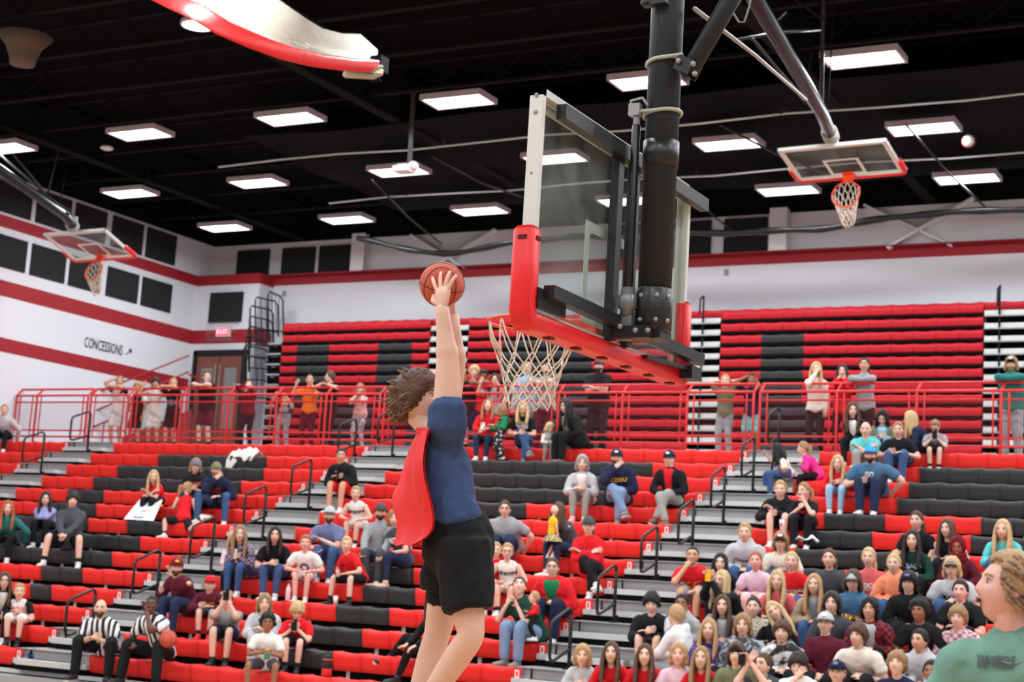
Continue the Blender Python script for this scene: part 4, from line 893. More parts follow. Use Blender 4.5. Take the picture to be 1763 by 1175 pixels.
        if kind == 'open' or o.get('inner'):
            q = MB(); fwd = unit(np.cross(side, nk-pel)); fwd = fwd if fwd[1] < 0 else -fwd; P, Rd = torso_rings(pel, nk, side, s, w, fem, over, lo=-.02, hi=.96, belly=o.get('belly', 0))
            P = [p+fwd*(r[1]*.32+.012*s) for p, r in zip(P, Rd)]; Rd = [(.084*s*w+.3*o.get('belly', 0)*s, r[1]*.72) for r in Rd]; q.tube(P, Rd, 12, side=side); q.build('inner_shirt', clothm(top[2] if len(top) > 2 else 'white'), root)
        if kind == 'tank':   # shoulder straps and contrasting trim / undershirt
            q = MB()
            for S in (J['shL'], J['shR']):
                m_ = S*.6+nk*.4; q.tube([m_-unit(nk-pel)*.16*s-unit(np.cross(side, nk-pel))*(-.0)*s, m_+unit(nk-pel)*.045*s], [(.035*s, .09*s), (.028*s, .05*s)], 8, side=side)
            q.build('shoulder_strap', clothm(tc if len(top) < 3 else tc), root)
            if len(top) > 2:
                q = MB(); P, Rd = torso_rings(pel, nk, side, s, w, fem, .006, lo=.5, hi=1.0); q.tube(P, Rd, 12, side=side)
                for S, E in ((J['shL'], J['elL']), (J['shR'], J['elR'])): q.tube([S*.7+nk*.3, S, S+(E-S)*.55], [.062*s, .066*s, .066*s], 9)
                q.build('undershirt', clothm(top[2]), root)
    # --- trousers, shorts
    bk, bc = o.get('bot', ('jeans', 'jeans')); q = MB(); hipc = (J['hipL']+J['hipR'])/2
    q.tube([hipc-side*.10*s, hipc, hipc+side*.10*s], [(.10*s*w, .105*s*w), (.115*s*w, .115*s*w), (.10*s*w, .105*s*w)], 12, side=unit(nk-pel))
    q.tube([pel-unit(nk-pel)*.02*s, pel+unit(nk-pel)*.10*s], [(.165*s*w, .125*s*w), (.158*s*w, .118*s*w)], 14, side=side)
    for H_, K, A in ((J['hipL'], J['knL'], J['anL']), (J['hipR'], J['knR'], J['anR'])):
        lw = 1+.45*(w-1)
        if bk == 'shorts': P, Rd = limb([H_, H_+(K-H_)*.45, H_+(K-H_)*o.get('shl', .86)], [.100*s*lw, .092*s*lw, .090*s*lw], 1)
        else:
            t = {'jeans': (.100, .090, .076, .070, .068, .066, .056), 'tight': (.096, .086, .070, .064, .064, .060, .047), 'loose': (.104, .096, .086, .080, .078, .072, .066)}[bk]
            P, Rd = limb(chain3(H_, K, A-(A-K)*(.14 if bk == 'tight' else .05), ((.0, .4, .85), (.15, .4, 1.))), [v*s*lw for v in t], 1)
        q.tube(P, Rd, 10)
    b_ = q.build({'shorts': 'shorts', 'jeans': 'trousers', 'tight': 'leggings', 'loose': 'trousers'}[bk], clothm(bc), root); remesh(b_, .024*max(s, .7), .014*s)
    # --- shoes and socks
    shc = o.get('shoe', 'white')
    for K, A, F in ((J['knL'], J['anL'], J['ftL']), (J['knR'], J['anR'], J['ftR'])):
        u = unit(F); dn = unit(A-K); dn = unit(dn-(dn@u)*u); sd = np.cross(u, dn); q = MB(); h0 = A+dn*.035*s
        q.tube([h0-u*.055*s, h0-u*.02*s, h0+u*.05*s, h0+u*.12*s, h0+u*.185*s], [(.030*s, .040*s), (.040*s, .055*s), (.042*s, .045*s), (.047*s, .032*s), (.034*s, .022*s)], 10, side=sd)
        q.tube([A-dn*.04*s, A+dn*.01*s], [.044*s, .046*s], 9)
        z = h0+dn*.040*s; q.tube([z-u*.075*s, z+u*.02*s, z+u*.12*s, z+u*.20*s], [(.034*s, .012*s), (.042*s, .012*s), (.050*s, .012*s), (.034*s, .011*s)], 8, side=sd, mi=1)
        q.build('shoe', [{'white': SHOEW, 'black': SHOEB, 'red': mat('red_shoe', (214, 40, 44), .5), 'brown': mat('brown_shoe', (110, 86, 66), .6), 'grey': mat('grey_shoe', (130, 124, 122), .6), 'bare': skinm(sk), 'boot': mat('tan_boot', (130, 92, 72), .6)}[shc], SOLE], root)
        if bk == 'shorts' and o.get('sock', 'black') != 'none':
            q = MB(); q.tube([A-dn*.0*s, A+(K-A)*o.get('sockh', .24)], [.040*s, .046*s], 9); q.build('sock', clothm(o.get('sock', 'black')), root)
    # --- hair
    T = lambda p: np.asarray(p, float)*hs @ R.T+hd
    hst, hc = hk[0], hk[1]; hm = hairm(hc)
    if hst != 'bald':
        st = {'bun': 'pony', 'braids': 'long', 'scarf': 'long'}.get(hst, hst); f = hair_off(st, {'curly': .35, 'mop': .25, 'curtain': .2, 'short': .15}.get(st, .08), int(abs(hd[0]*100)) % 97)
        if hst != 'scarf':
            q = MB(); q.add(T(head_grid(f, .0)), HF, 0)
            if st in ('long', 'bob', 'curtain'):
                Lh = {'long': o.get('hlen', .30), 'bob': .13, 'curtain': .13}[st]; P = []; a0 = math.radians(62 if st != 'curtain' else 72)
                for i, t in enumerate(np.linspace(0, 1, 7)):
                    wd, dp = .094+.020*math.sin(t*2.2), .108-.012*t; z = .03-t*Lh; ro, ri = [], []
                    for k in range(15):
                        a = a0+(2*math.pi-2*a0)*k/14; wob = 1+.06*math.sin(k*2.3+i*.9+hd[0]*5); ro.append((wd*wob*math.sin(a), -dp*wob*math.cos(a)+.01, z+.01*math.sin(k*1.7))); ri.append((wd*.72*math.sin(a), -dp*.72*math.cos(a)+.01, z+.004))
                    P.append(ro+ri[::-1])
                P = np.array(P); k = P.shape[1]; base_n = q.n; Pt = T(P.reshape(-1, 3)).reshape(P.shape)
                q.grid(Pt, wrap=True); e = base_n+6*k; q.f += [(e+i, e+i+1, e+k-2-i, e+k-1-i) for i in range(14)]; q.m += [0]*14; q.s += [False]*14
                if st == 'long':
                    for sgn in (-1, 1):
                        if o.get('front', 3) & (1 if sgn < 0 else 2):
                            g = Lh*1.05; q.tube([T((sgn*.066, -.055, .055)), T((sgn*.084, -.045, .0)), T((sgn*.090, -.045, -.07)), T((sgn*.092, -.062, -.16)), T((sgn*.085, -.085, -g)), T((sgn*.078, -.085, -g-.04))], [(.016*hs, .03*hs), (.020*hs, .034*hs), (.024*hs, .034*hs), (.027*hs, .026*hs), (.022*hs, .02*hs), (.008*hs, .01*hs)], 8)
            if hst == 'pony': q.tube([T((0, .095, .04)), T((.02, .135, .03)), T((.045, .13, -.06)), T((.06, .10, -.16)), T((.06, .09, -.22))], [.02*hs, .032*hs, .034*hs, .026*hs, .01*hs], 8)
            if hst == 'bun': q.ell(T((0, .05, .135)), V(.045, .045, .04)*hs, 10, 7)
            if hst == 'braids': q.tube([T((.03, .09, .02)), T((.05, .12, -.1)), T((.08, .12, -.3)), T((.1, .10, -.42))], [.05*hs, .05*hs, .04*hs, .02*hs], 8)
            q.build('hair', hm, root)
        else:
            q = MB(); g = hair_off('long', .0, 3); q.add(T(head_grid(lambda a, z: g(a, z)+.006, .0)), HF, 0)
            q.tube([T((.078*math.sin(t), -.085*math.cos(t)+.012, -.10)) for t in np.linspace(0, 2*math.pi, 16, endpoint=False)], .034*hs, 8, closed=True)
            q.ell(T((0, .01, -.15)), V(.12, .11, .07)*hs, 12, 7); q.build('head_scarf', clothm('darkred'), root)
    if o.get('beard'):
        bf = lambda a, z: np.where((np.abs(a) < 1.45), -.006+.015*sst((-.30-z-.25*(np.abs(a) > .5)*(1.2-np.abs(a))*0)/.12)*(1-.75*np.exp(-((z+.47)/.09)**2-(a/.38)**2)), -.008)
        q = MB(); q.add(T(head_grid(bf, 1.)), HF, 0); q.build('beard', hairm(o['beard']), root)
    if o.get('glasses'):
        q = MB()
        for sx in (-1, 1):
            q.tube([T((sx*.032+.021*math.cos(t), -.096, .006+.016*math.sin(t))) for t in np.linspace(0, 2*math.pi, 12, endpoint=False)], .0022*hs, 5, closed=True)
            q.tube([T((sx*.053, -.094, .01)), T((sx*.078, -.05, .01)), T((sx*.08, .01, .005))], .002*hs, 4)
        q.tube([T((-.011, -.097, .01)), T((.011, -.097, .01))], .002*hs, 4); q.build('glasses', mat('glasses_frame', (50, 44, 44), .3), root)
    if o.get('cap'):
        cc = o['cap']; back = o.get('capback'); q = MB(); cf = lambda a, z: np.where(z > .22, .024, -.02+.044*sst((z-.16)/.06))
        Pc = head_grid(cf, 0); q.add(T(Pc), HF, 0); v = []; sg = -1 if not back else 1
        for i, r in enumerate((0, .5, 1)):
            for k in range(9):
                a = -1.15+2.3*k/8; v.append((.094*math.sin(a)*(1-.12*r), sg*(.088*math.cos(a)+r*.075*math.cos(a*.75)), .040-r*.012-.010*(a*a)*r))
        v = np.array(v).reshape(3, 9, 3); q.grid(T(v.reshape(-1, 3)).reshape(v.shape), 1, flip=back is None); q.grid(T((v+V(0, 0, .006)).reshape(-1, 3)).reshape(v.shape), 1, flip=back is not None)
        q.ell(T((0, 0, .148)), V(.008, .008, .005)*hs, 6, 4)
        if o.get('patch'): q.box(T((0, -.108, .085)), V(.05, .01, .032)*hs, 2, R @ np.array(Matrix.Rotation(-.35, 3, 'X')))
        q.build('cap', [clothm(cc[0]), clothm(cc[1] if len(cc) > 1 else cc[0]), clothm(o.get('patch') or 'white')], root)
    if o.get('text') and kind != 'bare':
        for tx in o['text']:
            chest_text(sh, root, pel, nk, side, s, tx[0], tx[1]*s, mat('print_'+tx[2], COL[tx[2]], .7), up=tx[3], w=w, wide=(tx[4]*s if len(tx) > 4 else None), over=over+.012+o.get('belly', 0)*.5, ofs=o.get('txo', 0))
POSE = {  # wrist targets (for the figure's left hand x>0), then mirrored; z above the seat or the floor
    'lap': ((.05, -.31, .19), (.05, -.32, .19)), 'clasp': ((.03, -.42, .21), (.03, -.43, .22)), 'knees': ((.13, -.40, .17), (.13, -.40, .17)),
    'phone': ((.05, -.33, .50), (.05, -.33, .50)), 'phonelow': ((.05, -.36, .28), (.05, -.36, .28)), 'sides': ((.27, -.02, .06), (.27, -.02, .06)),
    'pray': ((.02, -.28, .42), (.02, -.28, .42))}
def seated(root, s, hs, o, hz, bodyyaw=0., headyaw=0., hpitch=0., hroll=0., lean=.12, pose='clasp', feet='deck'):
    """seated on a row: origin at the seat top under the hips, facing -y; hz = head centre height"""
    J = {'s': s, 'hs': hs}; B = rotm(bodyyaw); dn = lambda p: B @ (V(*p)*s)
    pel = V(0, 0, .095*s); th = hz-pel[2]; nh = th-.145*hs  # neck base height above pelvis
    up = V(0, -math.tan(lean)*nh, nh); J['pel'] = pel; nk = pel+B @ up; J['neck'] = nk; J['headR'] = rotm(headyaw, hpitch, hroll)
    J['head'] = nk+B @ V(0, -.028*hs-.02*lean, 0)+V(0, 0, .145*hs)
    w = o.get('w', 1.); sw = (.152 if o.get('fem') else .172)*s*(.6+.4*w)
    L = B @ V(1, 0, 0); k = min(1.15, max(.8, nh/(.52*s)))
    ax = (nk-pel); J['shL'] = pel+ax*.865+L*sw; J['shR'] = pel+ax*.865-L*sw
    ll = .425*s; J['hipL'] = pel+L*.085*s; J['hipR'] = pel-L*.085*s
    sp = o.get('spread', .10); dk = -.355
    ft = o.get('ft')
    fL = V(sp*.9*s, -.40*s, max(dk+.09*s, -.40*s)); fR = V(-sp*.9*s, -.42*s, fL[2])
    if ft: fL, fR = V(*ft[0]), V(*ft[1])
    pL, pR = (V(.35 if sp > .12 else .12, -1, 1.3), V(-.35 if sp > .12 else -.12, -1, 1.3))
    J['knL'], J['anL'] = ik(J['hipL'], B @ fL, ll, ll, B @ pL); J['knR'], J['anR'] = ik(J['hipR'], B @ fR, ll, ll, B @ pR)
    if o.get('cross'):   # ankle of right leg over the left knee/shin
        J['knR'], J['anR'] = ik(J['hipR'], B @ V(.20*s, -.46*s, -.12*s), ll, ll, B @ V(-.3, -1, 1.2))
    J['ftL'] = B @ V(.15, -1, -.05); J['ftR'] = B @ V(-.15, -1, -.05)
    arms(J, B, pose, s, pel, nk); figure(root, J, o)
    return J
def arms(J, B, pose, s, pel, nk, base=None):
    l1, l2 = .275*s, .250*s; H = J['head']; fw = B @ V(0, -1, 0); L = B @ V(1, 0, 0); R = J['headR']; org = V(0, 0, 0) if base is None else base
    def tgt(sd):
        if isinstance(pose, (list, tuple)): p = pose[0 if sd > 0 else 1]
        else: p = pose
        if isinstance(p, np.ndarray) or (isinstance(p, (list, tuple)) and not isinstance(p[0], str)): return org+B @ (V(*p)*s), B @ V(sd*.8, .3, -1)
        if p in POSE: a = POSE[p][0 if sd > 0 else 1]; q_ = V(sd*a[0], a[1], a[2]); return org+B @ (q_*s), B @ V(sd*1.1, .35, -.9)
        if p == 'cross': return nk-(nk-pel)*.48+fw*.235*s-L*sd*.075*s, B @ V(sd*1., -.1, -.8)
        if p == 'chin': return H+R @ V(-sd*.0, -.12, -.16)*s, B @ V(sd*.35, -.5, -1)
        if p == 'mouth': return H+R @ V(-sd*.01, -.15, -.10)*s, B @ V(sd*.5, -.4, -1)
        if p == 'cheek': return H+R @ V(sd*.07, -.08, -.15)*s, B @ V(sd*.5, -.5, -1)
        if p == 'behind': return H+R @ V(sd*.075, .10, .03)*s, B @ V(sd*1, -.5, .4)
        if p == 'hair': return H+R @ V(sd*.12, -.02, .06)*s, B @ V(sd*1, -.4, .2)
        if p == 'face': return H+R @ V(sd*.02, -.24, -.02)*s, B @ V(sd*.6, 0, -1)
        if p == 'down': return J['sh'+('L' if sd > 0 else 'R')]+L*sd*.05*s+fw*.06*s-V(0, 0, .5)*s, B @ V(sd*.6, 1, 0)
        if p == 'hip': return pel+L*sd*.19*s+fw*.02*s+V(0, 0, .10)*s, B @ V(sd*1, .6, 0)
        if p == 'railA': return V(*J['rail'])-L*sd*.06+V(0, 0, .045), B @ V(sd*1., -.15, .1)
        if p == 'railB': return V(*J['rail'])+L*sd*.12+V(0, 0, .045), B @ V(sd*1., .2, -.3)
        if p == 'railU': return V(*J['rail'])+L*sd*.18+V(0, 0, .03), B @ V(sd*.6, .1, -1)
        return tgt2(sd)
    for sd, k in ((1, 'L'), (-1, 'R')):
        T_, pl = tgt(sd); J['el'+k], J['wr'+k] = ik(J['sh'+k], T_, l1, l2, pl)
def standing(root, s, hs, o, hz, bodyyaw=0., headyaw=0., hpitch=0., hroll=0., lean=.05, pose='railA', rail=None, hipback=0.):
    """standing: origin on the floor between the feet"""
    J = {'s': s, 'hs': hs}; B = rotm(bodyyaw); L = B @ V(1, 0, 0); leg = .86*s
    pel = V(0, hipback, leg+.06*s) if hipback else V(0, 0, leg+.06*s); pel = B @ pel
    nh = hz-.145*hs-pel[2]; nk = pel+B @ V(0, -math.tan(lean)*nh, nh); J.update(pel=pel, neck=nk, headR=rotm(headyaw, hpitch, hroll)); J['head'] = nk+B @ V(0, -.028*hs, 0)+V(0, 0, .145*hs)
    sw = (.150 if o.get('fem') else .168)*s*(.6+.4*o.get('w', 1.)); ax = nk-pel; J['shL'] = pel+ax*.865+L*sw; J['shR'] = pel+ax*.865-L*sw
    J['hipL'] = pel+L*.085*s-V(0, 0, .02); J['hipR'] = pel-L*.085*s-V(0, 0, .02)
    st = o.get('stance', .11); J['knL'], J['anL'] = ik(J['hipL'], B @ V(st*s, .02, .08*s), .43*s, .42*s, B @ V(.05, -1, 0)); J['knR'], J['anR'] = ik(J['hipR'], B @ V(-st*s, .0, .08*s), .43*s, .42*s, B @ V(-.05, -1, 0))
    J['ftL'] = B @ V(.2, -1, 0); J['ftR'] = B @ V(-.2, -1, 0)
    if rail is not None: J['rail'] = rail
    arms(J, B, pose, s, pel, nk); figure(root, J, o); return J
TARGET = V(-4.3, 7.5, 3.2)
def look(p, tgt=TARGET):
    d = tgt-p; return math.atan2(d[0], -d[1]), math.atan2(d[2], math.hypot(d[0], d[1]))
FEMH = ('long', 'pony', 'bun', 'bob', 'braids', 'scarf')
def opts(top, bot, hair, kw):
    T = top.split(); Bt = bot.split(); H = hair.split(); o = dict(kw); o['top'] = tuple(T); o['bot'] = (Bt[0], Bt[1]); o['hair'] = (H[0], H[1] if len(H) > 1 else 'brown')
    o.setdefault('fem', H[0] in FEMH); return o
def item_phone(J, root_loc, lab, c='black', off=(0, -.05, .03)):
    c0 = root_loc+rotm(J['rz']) @ ((J['wrL']+J['wrR'])/2+V(*off))
    q = MB(); q.box((0, 0, 0), (.078, .010, .15)); q.box((-.02, -.007, .05), (.025, .006, .03), 1); o = q.build('phone', [clothm(c), GL]); o.location = c0; o.rotation_euler = (0, 0, J['rz']); tag(o, lab, 'phone')
def P(hx, hy, s, top, bot, hair, pose, label, by=None, hyaw=None, hp=None, roll=0., lean=.14, row=None, dy=0., **kw):
    """a spectator seated on the row that best explains the height of the head"""
    o = opts(top, bot, hair, kw); best = None
    for k in range(14) if row is None else [row]:
        y = rowy(k)+.14+dy; hp_ = at(hx, hy, 1, y-.10); h = hp_[2]-rowz(k); e = abs(h-.66*s)
        if best is None or e < best[0]: best = (e, k, y, hp_, h)
    _, k, y, hp_, h = best; h = min(max(h, .54*s), .84*s)
    a, el = look(hp_); B = (a*.6 if by is None else math.radians(by)); H = (a*.92 if hyaw is None else math.radians(hyaw)); pt = (min(el, .25)*.8 if hp is None else math.radians(hp))
    hs = s**.5*1.04 if s < 1 else 1.04; nh = h-.095*s-.145*hs; lean = max(.06, math.acos(min(1, max(.80, nh/(.50*s)))))
    off = rotm(B) @ V(0, -math.tan(lean)*nh-.03, 0); loc = V(hp_[0]-off[0], y, rowz(k)+.005)
    t = thing('person', label, 'person', loc, B, None)
    J = seated(t, s, hs, o, h, 0., H-B, pt, roll, lean, pose)
    J['rz'] = B
    if o.get('phone'): item_phone(J, loc, o['phone'], o.get('pcol', 'black'), o.get('poff', (0, -.06, .06)))
    J['loc'] = loc; J['t'] = t; return J
def S(hx, hy, s, top, bot, hair, pose, label, by=None, hyaw=None, hp=None, roll=0., lean=.12, dist=.42, z=None, y=None, railx=0., hipback=0., **kw):
    """someone standing on the walkway just behind the rail"""
    o = opts(top, bot, hair, kw); y = YR+dist if y is None else y; z = ZW if z is None else z
    hp_ = at(hx, hy, 1, y-.1); h = hp_[2]-z; s = s or h/1.60
    a, el = look(hp_); B = (a*.4 if by is None else math.radians(by)); H = (a*.9 if hyaw is None else math.radians(hyaw)); pt = (.08 if hp is None else math.radians(hp))
    hs = s**.5*1.04 if s < 1 else 1.04; nh = h-.145*hs-.92*s; off = rotm(B) @ V(0, -math.tan(lean)*nh-.03, 0)
    loc = V(hp_[0]-off[0], y, z+.002); t = thing('person', label, 'person', loc, B)
    rail_ = rotm(-B) @ V(off[0]+railx, YR+.13-y, 5.63-z); J = standing(t, s, hs, o, h, 0., H-B, pt, roll, lean, pose, rail_, hipback)
    J['rz'] = B
    if o.get('phone'): item_phone(J, loc, o['phone'], 'black', o.get('poff', (0, -.06, .06)))
    J['loc'] = loc; J['t'] = t; return J
# ------------------------------------------------------------------ boys and families at the railing
S(205, 658, None, 'tank white black', 'shorts white', 'short dirty', ('railA', 'hair'), 'boy at the rail with one hand on his head, white sleeveless jersey and white shorts', sock='none', skin='tan')
S(236, 668, None, 'tank black white', 'shorts black', 'mop light', 'down', 'short boy in a dark jersey at the gap in the red railing', skin='tan')
S(270, 662, None, 'tank white', 'shorts white', 'mop dark', 'railU', 'boy in white sleeveless jersey and red-edged white shorts leaning on the rail', skin='tan', lean=.25)
S(299, 662, None, 'tee black', 'shorts black', 'short light', 'railA', 'boy in black and teal shirt with both forearms across the rail', skin='tan', text=[('MM', .2, 'teal', .35, .3)], lean=.2)
bm = S(358, 650, None, 'tee black', 'shorts maroon', 'short brown', 'railA', 'bigger boy in black tee resting arms on the rail, drink at his mouth', lean=.2, w=1.15)
S(428, 664, None, 'long darkred', 'jeans black', 'short brown', 'railA', 'boy in dark red sweatshirt standing before the folded black rails', lean=.15)
S(487, 694, .85, 'tee charcoal', 'jeans grey', 'short light', ((.16, -.34, 1.28), (-.16, -.34, 1.28)), 'small child hanging from the rail with both arms raised', lean=.1)
S(534, 655, None, 'tee orange', 'jeans maroon', 'buzz black', 'railU', 'boy in bright orange tee leaning on the rail', skin='tan', lean=.18)
S(567, 650, None, 'tee black', 'jeans black', 'short brown', 'railB', 'boy in black tee turned toward the boy in orange', hyaw=-60, by=-10, lean=.1)
S(619, 671, .86, 'tee check', 'tight floral', 'long dirty', ('cheek', 'cheek'), 'little girl in pink checked top with both elbows on the rail', by=5, lean=.15)
S(744, 650, None, 'long red', 'jeans darkjeans', 'short dark', 'face', 'person in red half hidden between the dunker head and arm')
S(792, 645, None, 'tee charcoal', 'jeans black', 'long dirty', 'down', 'long-haired girl standing right behind the dunker raised arm', by=40)
S(816, 642, None, 'tee black', 'shorts navy', 'mop blonde', 'railU', 'blond boy in black tee with hands on the rail')
S(834, 648, None, 'tee red', 'shorts navy', 'short black', 'railA', 'dark-haired boy in red tee looking down at the rail', hp=-28, skin='brown', lean=.2)
S(851, 655, None, 'tee lightgrey', 'tight charcoal', 'long dark', 'railU', 'girl with long dark hair in light grey top at the rail')
S(907, 636, None, 'long skyblue', 'jeans khaki', 'short light', 'down', 'person in pale blue shirt seen through the basketball net')
S(939, 637, None, 'tee grey', 'loose maroon', 'short dark', 'railA', 'bearded person in grey shirt seen through the right side of the net', beard='dark')
S(1031, 631, None, 'tee black', 'jeans black', 'short dark', 'cross', 'large man in black tee and grey cap with arms folded at the rail', cap=('charcoal',), w=1.3, beard='dark', hyaw=10)
S(1248, 657, None, 'tee olive', 'loose grey', 'short light', 'behind', 'boy in olive tee with both hands clasped behind his head')
S(1294, 655, None, 'tee navy', 'shorts aqua', 'short black', ('railU', 'hair'), 'dark-haired boy in navy tee and teal shorts at the rail', skin='brown')
S(1405, 637, None, 'long cream', 'tight black', 'long blonde', ('down', 'mouth'), 'blonde woman in pale sweater holding a hand over her mouth', w=1.05)
S(1450, 641, None, 'hood red', 'tight black', 'long dark', ('cheek', 'cheek'), 'girl in red hooded top with both fists at her cheeks')
S(1489, 630, None, 'long grey', 'tight black', 'pony black', 'railA', 'dark-haired woman in grey sweatshirt leaning over the rail', skin='tan', lean=.2)
S(1742, 629, None, 'hood darkteal', 'loose grey', 'curtain dirty', 'railA', 'man in cap and dark green hoodie leaning on the rail at the right edge', cap=('black', 'black'), patch='white', w=1.2, beard='dirty', lean=.2)
# ------------------------------------------------------------------ top rows, in front of the railing
P(18, 709, 1.0, 'hood lightgrey', 'tight black', 'pony light', 'sides', 'girl in light grey sweater seated at the far left end of the top row', row=13)
P(838, 700, .98, 'long red', 'tight darkjeans', 'long ginger', 'phonelow', 'long-haired woman in red top and jeans holding a phone on the top row', row=13, phone='phone held by the seated woman in red top', pcol='white', hp=25)
P(787, 712, .9, 'long hotpink', 'jeans darkjeans', 'long blonde', 'lap', 'blonde child in hot pink top half hidden behind the dunker shoulder', row=13)
g = S(861, 707, .82, 'long green', 'loose dots', 'bob dirty', ((.2, -.25, .85), (-.15, -.3, .80)), 'girl in green top and spotted black leggings standing among the seats', y=rowy(12)+.5, z=rowz(12)-.06, by=-50, hyaw=-150, shoe='black')
P(908, 706, 1.02, 'tee black', 'jeans jeans', 'long blonde', 'clasp', 'blonde woman in black tee and jeans with head tipped back on the top row', row=13, hp=22, text=[('STARS', .08, 'white', .68), ('TEAM', .08, 'white', .58)], shoe='grey', cross=True)
S(943, 737, .58, 'long cream', 'tight grey', 'bob blonde', ((.05, -.3, .75), (-.08, -.32, .70)), 'blonde toddler in white top and grey leggings leaning on the seated woman', y=rowy(12)+.55, z=rowz(12)-.06, by=40, hyaw=60, hp=-25, lean=.3)
P(983, 704, 1.08, 'open black olive', 'jeans black', 'long black', 'lap', 'woman in black cardigan, green top and tan boots on the top row', row=13, shoe='boot', by=-30, hyaw=-35, w=1.2)
P(1475, 711, 1.0, 'open black white', 'tight black', 'long brown', 'pray', 'long-haired woman in dark jacket with clasped hands at the rail', row=13, by=-10, hyaw=20)
P(1523, 733, 1.0, 'open olive skyblue', 'jeans lightjeans', 'long black', 'lap', 'dark-haired woman in sage jacket bowing her head', row=13, hp=-38)
P(1568, 738, .98, 'long navy', 'jeans navy', 'long blonde', 'lap', 'blonde woman in navy top turned away to the left', row=13, by=-70, hyaw=-80)
P(1612, 757, .74, 'tee grey', 'shorts black', 'short dirty', 'phonelow', 'boy in grey tee looking down at the tablet on his lap', row=13, hp=-40, phone='dark tablet held by the boy in grey tee', w=1.1, by=10)
P(1495, 752, 1.02, 'tee aqua', 'jeans khaki', 'bald brown', 'cross', 'bald man in pale teal tee with arms folded', row=12, w=1.1)
P(1551, 757, 1.02, 'tee black', 'jeans jeans', 'pony dirty', ('knees', 'knees'), 'laughing woman in black tee next to the bald man', row=12, mouth=1, w=1.15)
P(1504, 801, 1.12, 'tee steel', 'jeans darkjeans', 'short dark', ('sides', 'knees'), 'big bearded man in blue tee and bright blue cap', cap=('brightblue', 'navy'), beard='dark', w=1.25, row=10, text=[('GO', .09, 'white', .72, .12)])
P(1446, 815, .88, 'long red', 'tight skyblue', 'long blonde', 'lap', 'girl with long straight blonde hair in red sweater and light jeans', row=10)
P(1339, 783, .80, 'tee cream', 'jeans jeans', 'braids black', ((.1, -.25, .25), (-.62, -.25, .52)), 'girl with long black braids stretching out her arm beside the aisle', row=11, skin='brown', by=-50, hyaw=-70, dy=-.1)
P(1383, 773, .74, 'long hotpink', 'tight black', 'pony dirty', 'phonelow', 'small girl in hot pink hooded top facing left', row=11, by=-70, hyaw=-80)
P(1349, 861, 1.0, 'hood black', 'shorts black', 'short light', ('cross', 'knees'), 'blond boy in black hoodie with bare knees beside the popcorn girl', row=8, sock='none')
P(1389, 868, .98, 'tee black', 'jeans black', 'pony dirty', ('cheek', 'phonelow'), 'girl in black tee eating and holding a white cup', row=8, text=[('UNION', .07, 'red', .62)], hyaw=-20)
P(1012, 802, 1.02, 'open lightgrey white', 'tight khaki', 'bob grey', 'clasp', 'grey-haired woman in light grey cardigan and grey trousers', shoe='bare', w=1.05, by=15, hyaw=25)
P(1070, 791, 1.10, 'hood navy', 'jeans lightjeans', 'short dark', ('lap', 'chin'), 'man in navy hoodie with yellow lettering and dark cap, hand on chin', cap=('navy', 'black'), patch='white', beard='dark', cross=True, text=[('MIZZOU', .085, 'yellow', .62)], shoe='grey', w=1.15, by=12)
P(1158, 793, 1.05, 'long black red', 'jeans khaki', 'short brown', 'lap', 'young man in black quarter-zip and navy cap with crossed ankles by the aisle', cap=('navy', 'navy'), patch='white', inner=1, by=0, hyaw=8, shoe='brown', ft=((-.08, -.50, -.22), (.10, -.52, -.26)), spread=.2)
P(880, 880, 1.08, 'tee grey', 'jeans darkjeans', 'pony brown', 'sides', 'heavy-set woman in grey and blue tee and glasses left of the baby', glasses=True, w=1.4, belly=.04, by=20)
ww = P(972, 884, 1.0, 'open charcoal charcoal', 'tight darkjeans', 'long brown', ((-.10, -.30, .45), (-.14, -.28, .38)), 'woman in dark grey cardigan holding a baby in yellow', by=-25, hyaw=-20)
P(1024, 909, 1.05, 'long red', 'tight black', 'pony brown', 'cross', 'woman in red sweatshirt and dark cap with folded arms', cap=('charcoal',), text=[('UNION', .075, 'darkred', .66)], cross=True, by=10, w=1.15)
P(883, 953, .84, 'tank white', 'shorts white', 'short light', 'knees', 'boy in glasses and white UNION jersey right of the dunker shorts', glasses=True, text=[('UNION', .10, 'black', .60)])
P(857, 950, .78, 'tee red', 'shorts black', 'short light', 'knees', 'boy in red tee peeking out behind the dunker black shorts')
P(965, 980, 1.08, 'open red green', 'jeans navy', 'pony brown', 'lap', 'woman in glasses, red cardigan and green tee by the handrail', glasses=True, w=1.3, by=5)
wg = P(909, 1013, 1.05, 'tee darkgreen', 'jeans lightjeans', 'pony dark', ((.02, -.36, .40), (-.14, -.38, .42)), 'woman in dark green tee looking up with a baby on her knee', hp=28, w=1.3, by=-10, shoe='grey')
# ------------------------------------------------------------------ left and centre rows
P(601, 788, 1.08, 'long black', 'shorts red', 'short dark', 'phonelow', 'man in black quarter-zip and red shorts holding a phone by the aisle', sock='none', skin='tan', phone='dark phone in the hands of the man in red shorts', by=5)
P(622, 853, .82, 'tank white', 'shorts white', 'short light', 'knees', 'boy in white UNION jersey leaning on his knees', text=[('UNION', .10, 'black', .60)], lean=.5, by=10)
P(578, 890, 1.06, 'tee slate', 'jeans jeans', 'short light', ('cross', 'knees'), 'bearded man in blue-grey tee and white cap', cap=('lightgrey', 'charcoal'), beard='brown')
P(608, 941, .84, 'tee red', 'shorts black', 'short blonde', 'knees', 'blond boy in red tee and black shorts with spread knees', spread=.3, shoe='black', by=-20)
P(653, 883, 1.06, 'long grey', 'jeans charcoal', 'short dark', 'knees', 'bearded man in light grey long sleeves and dark cap', cap=('charcoal', 'charcoal'), beard='dark')
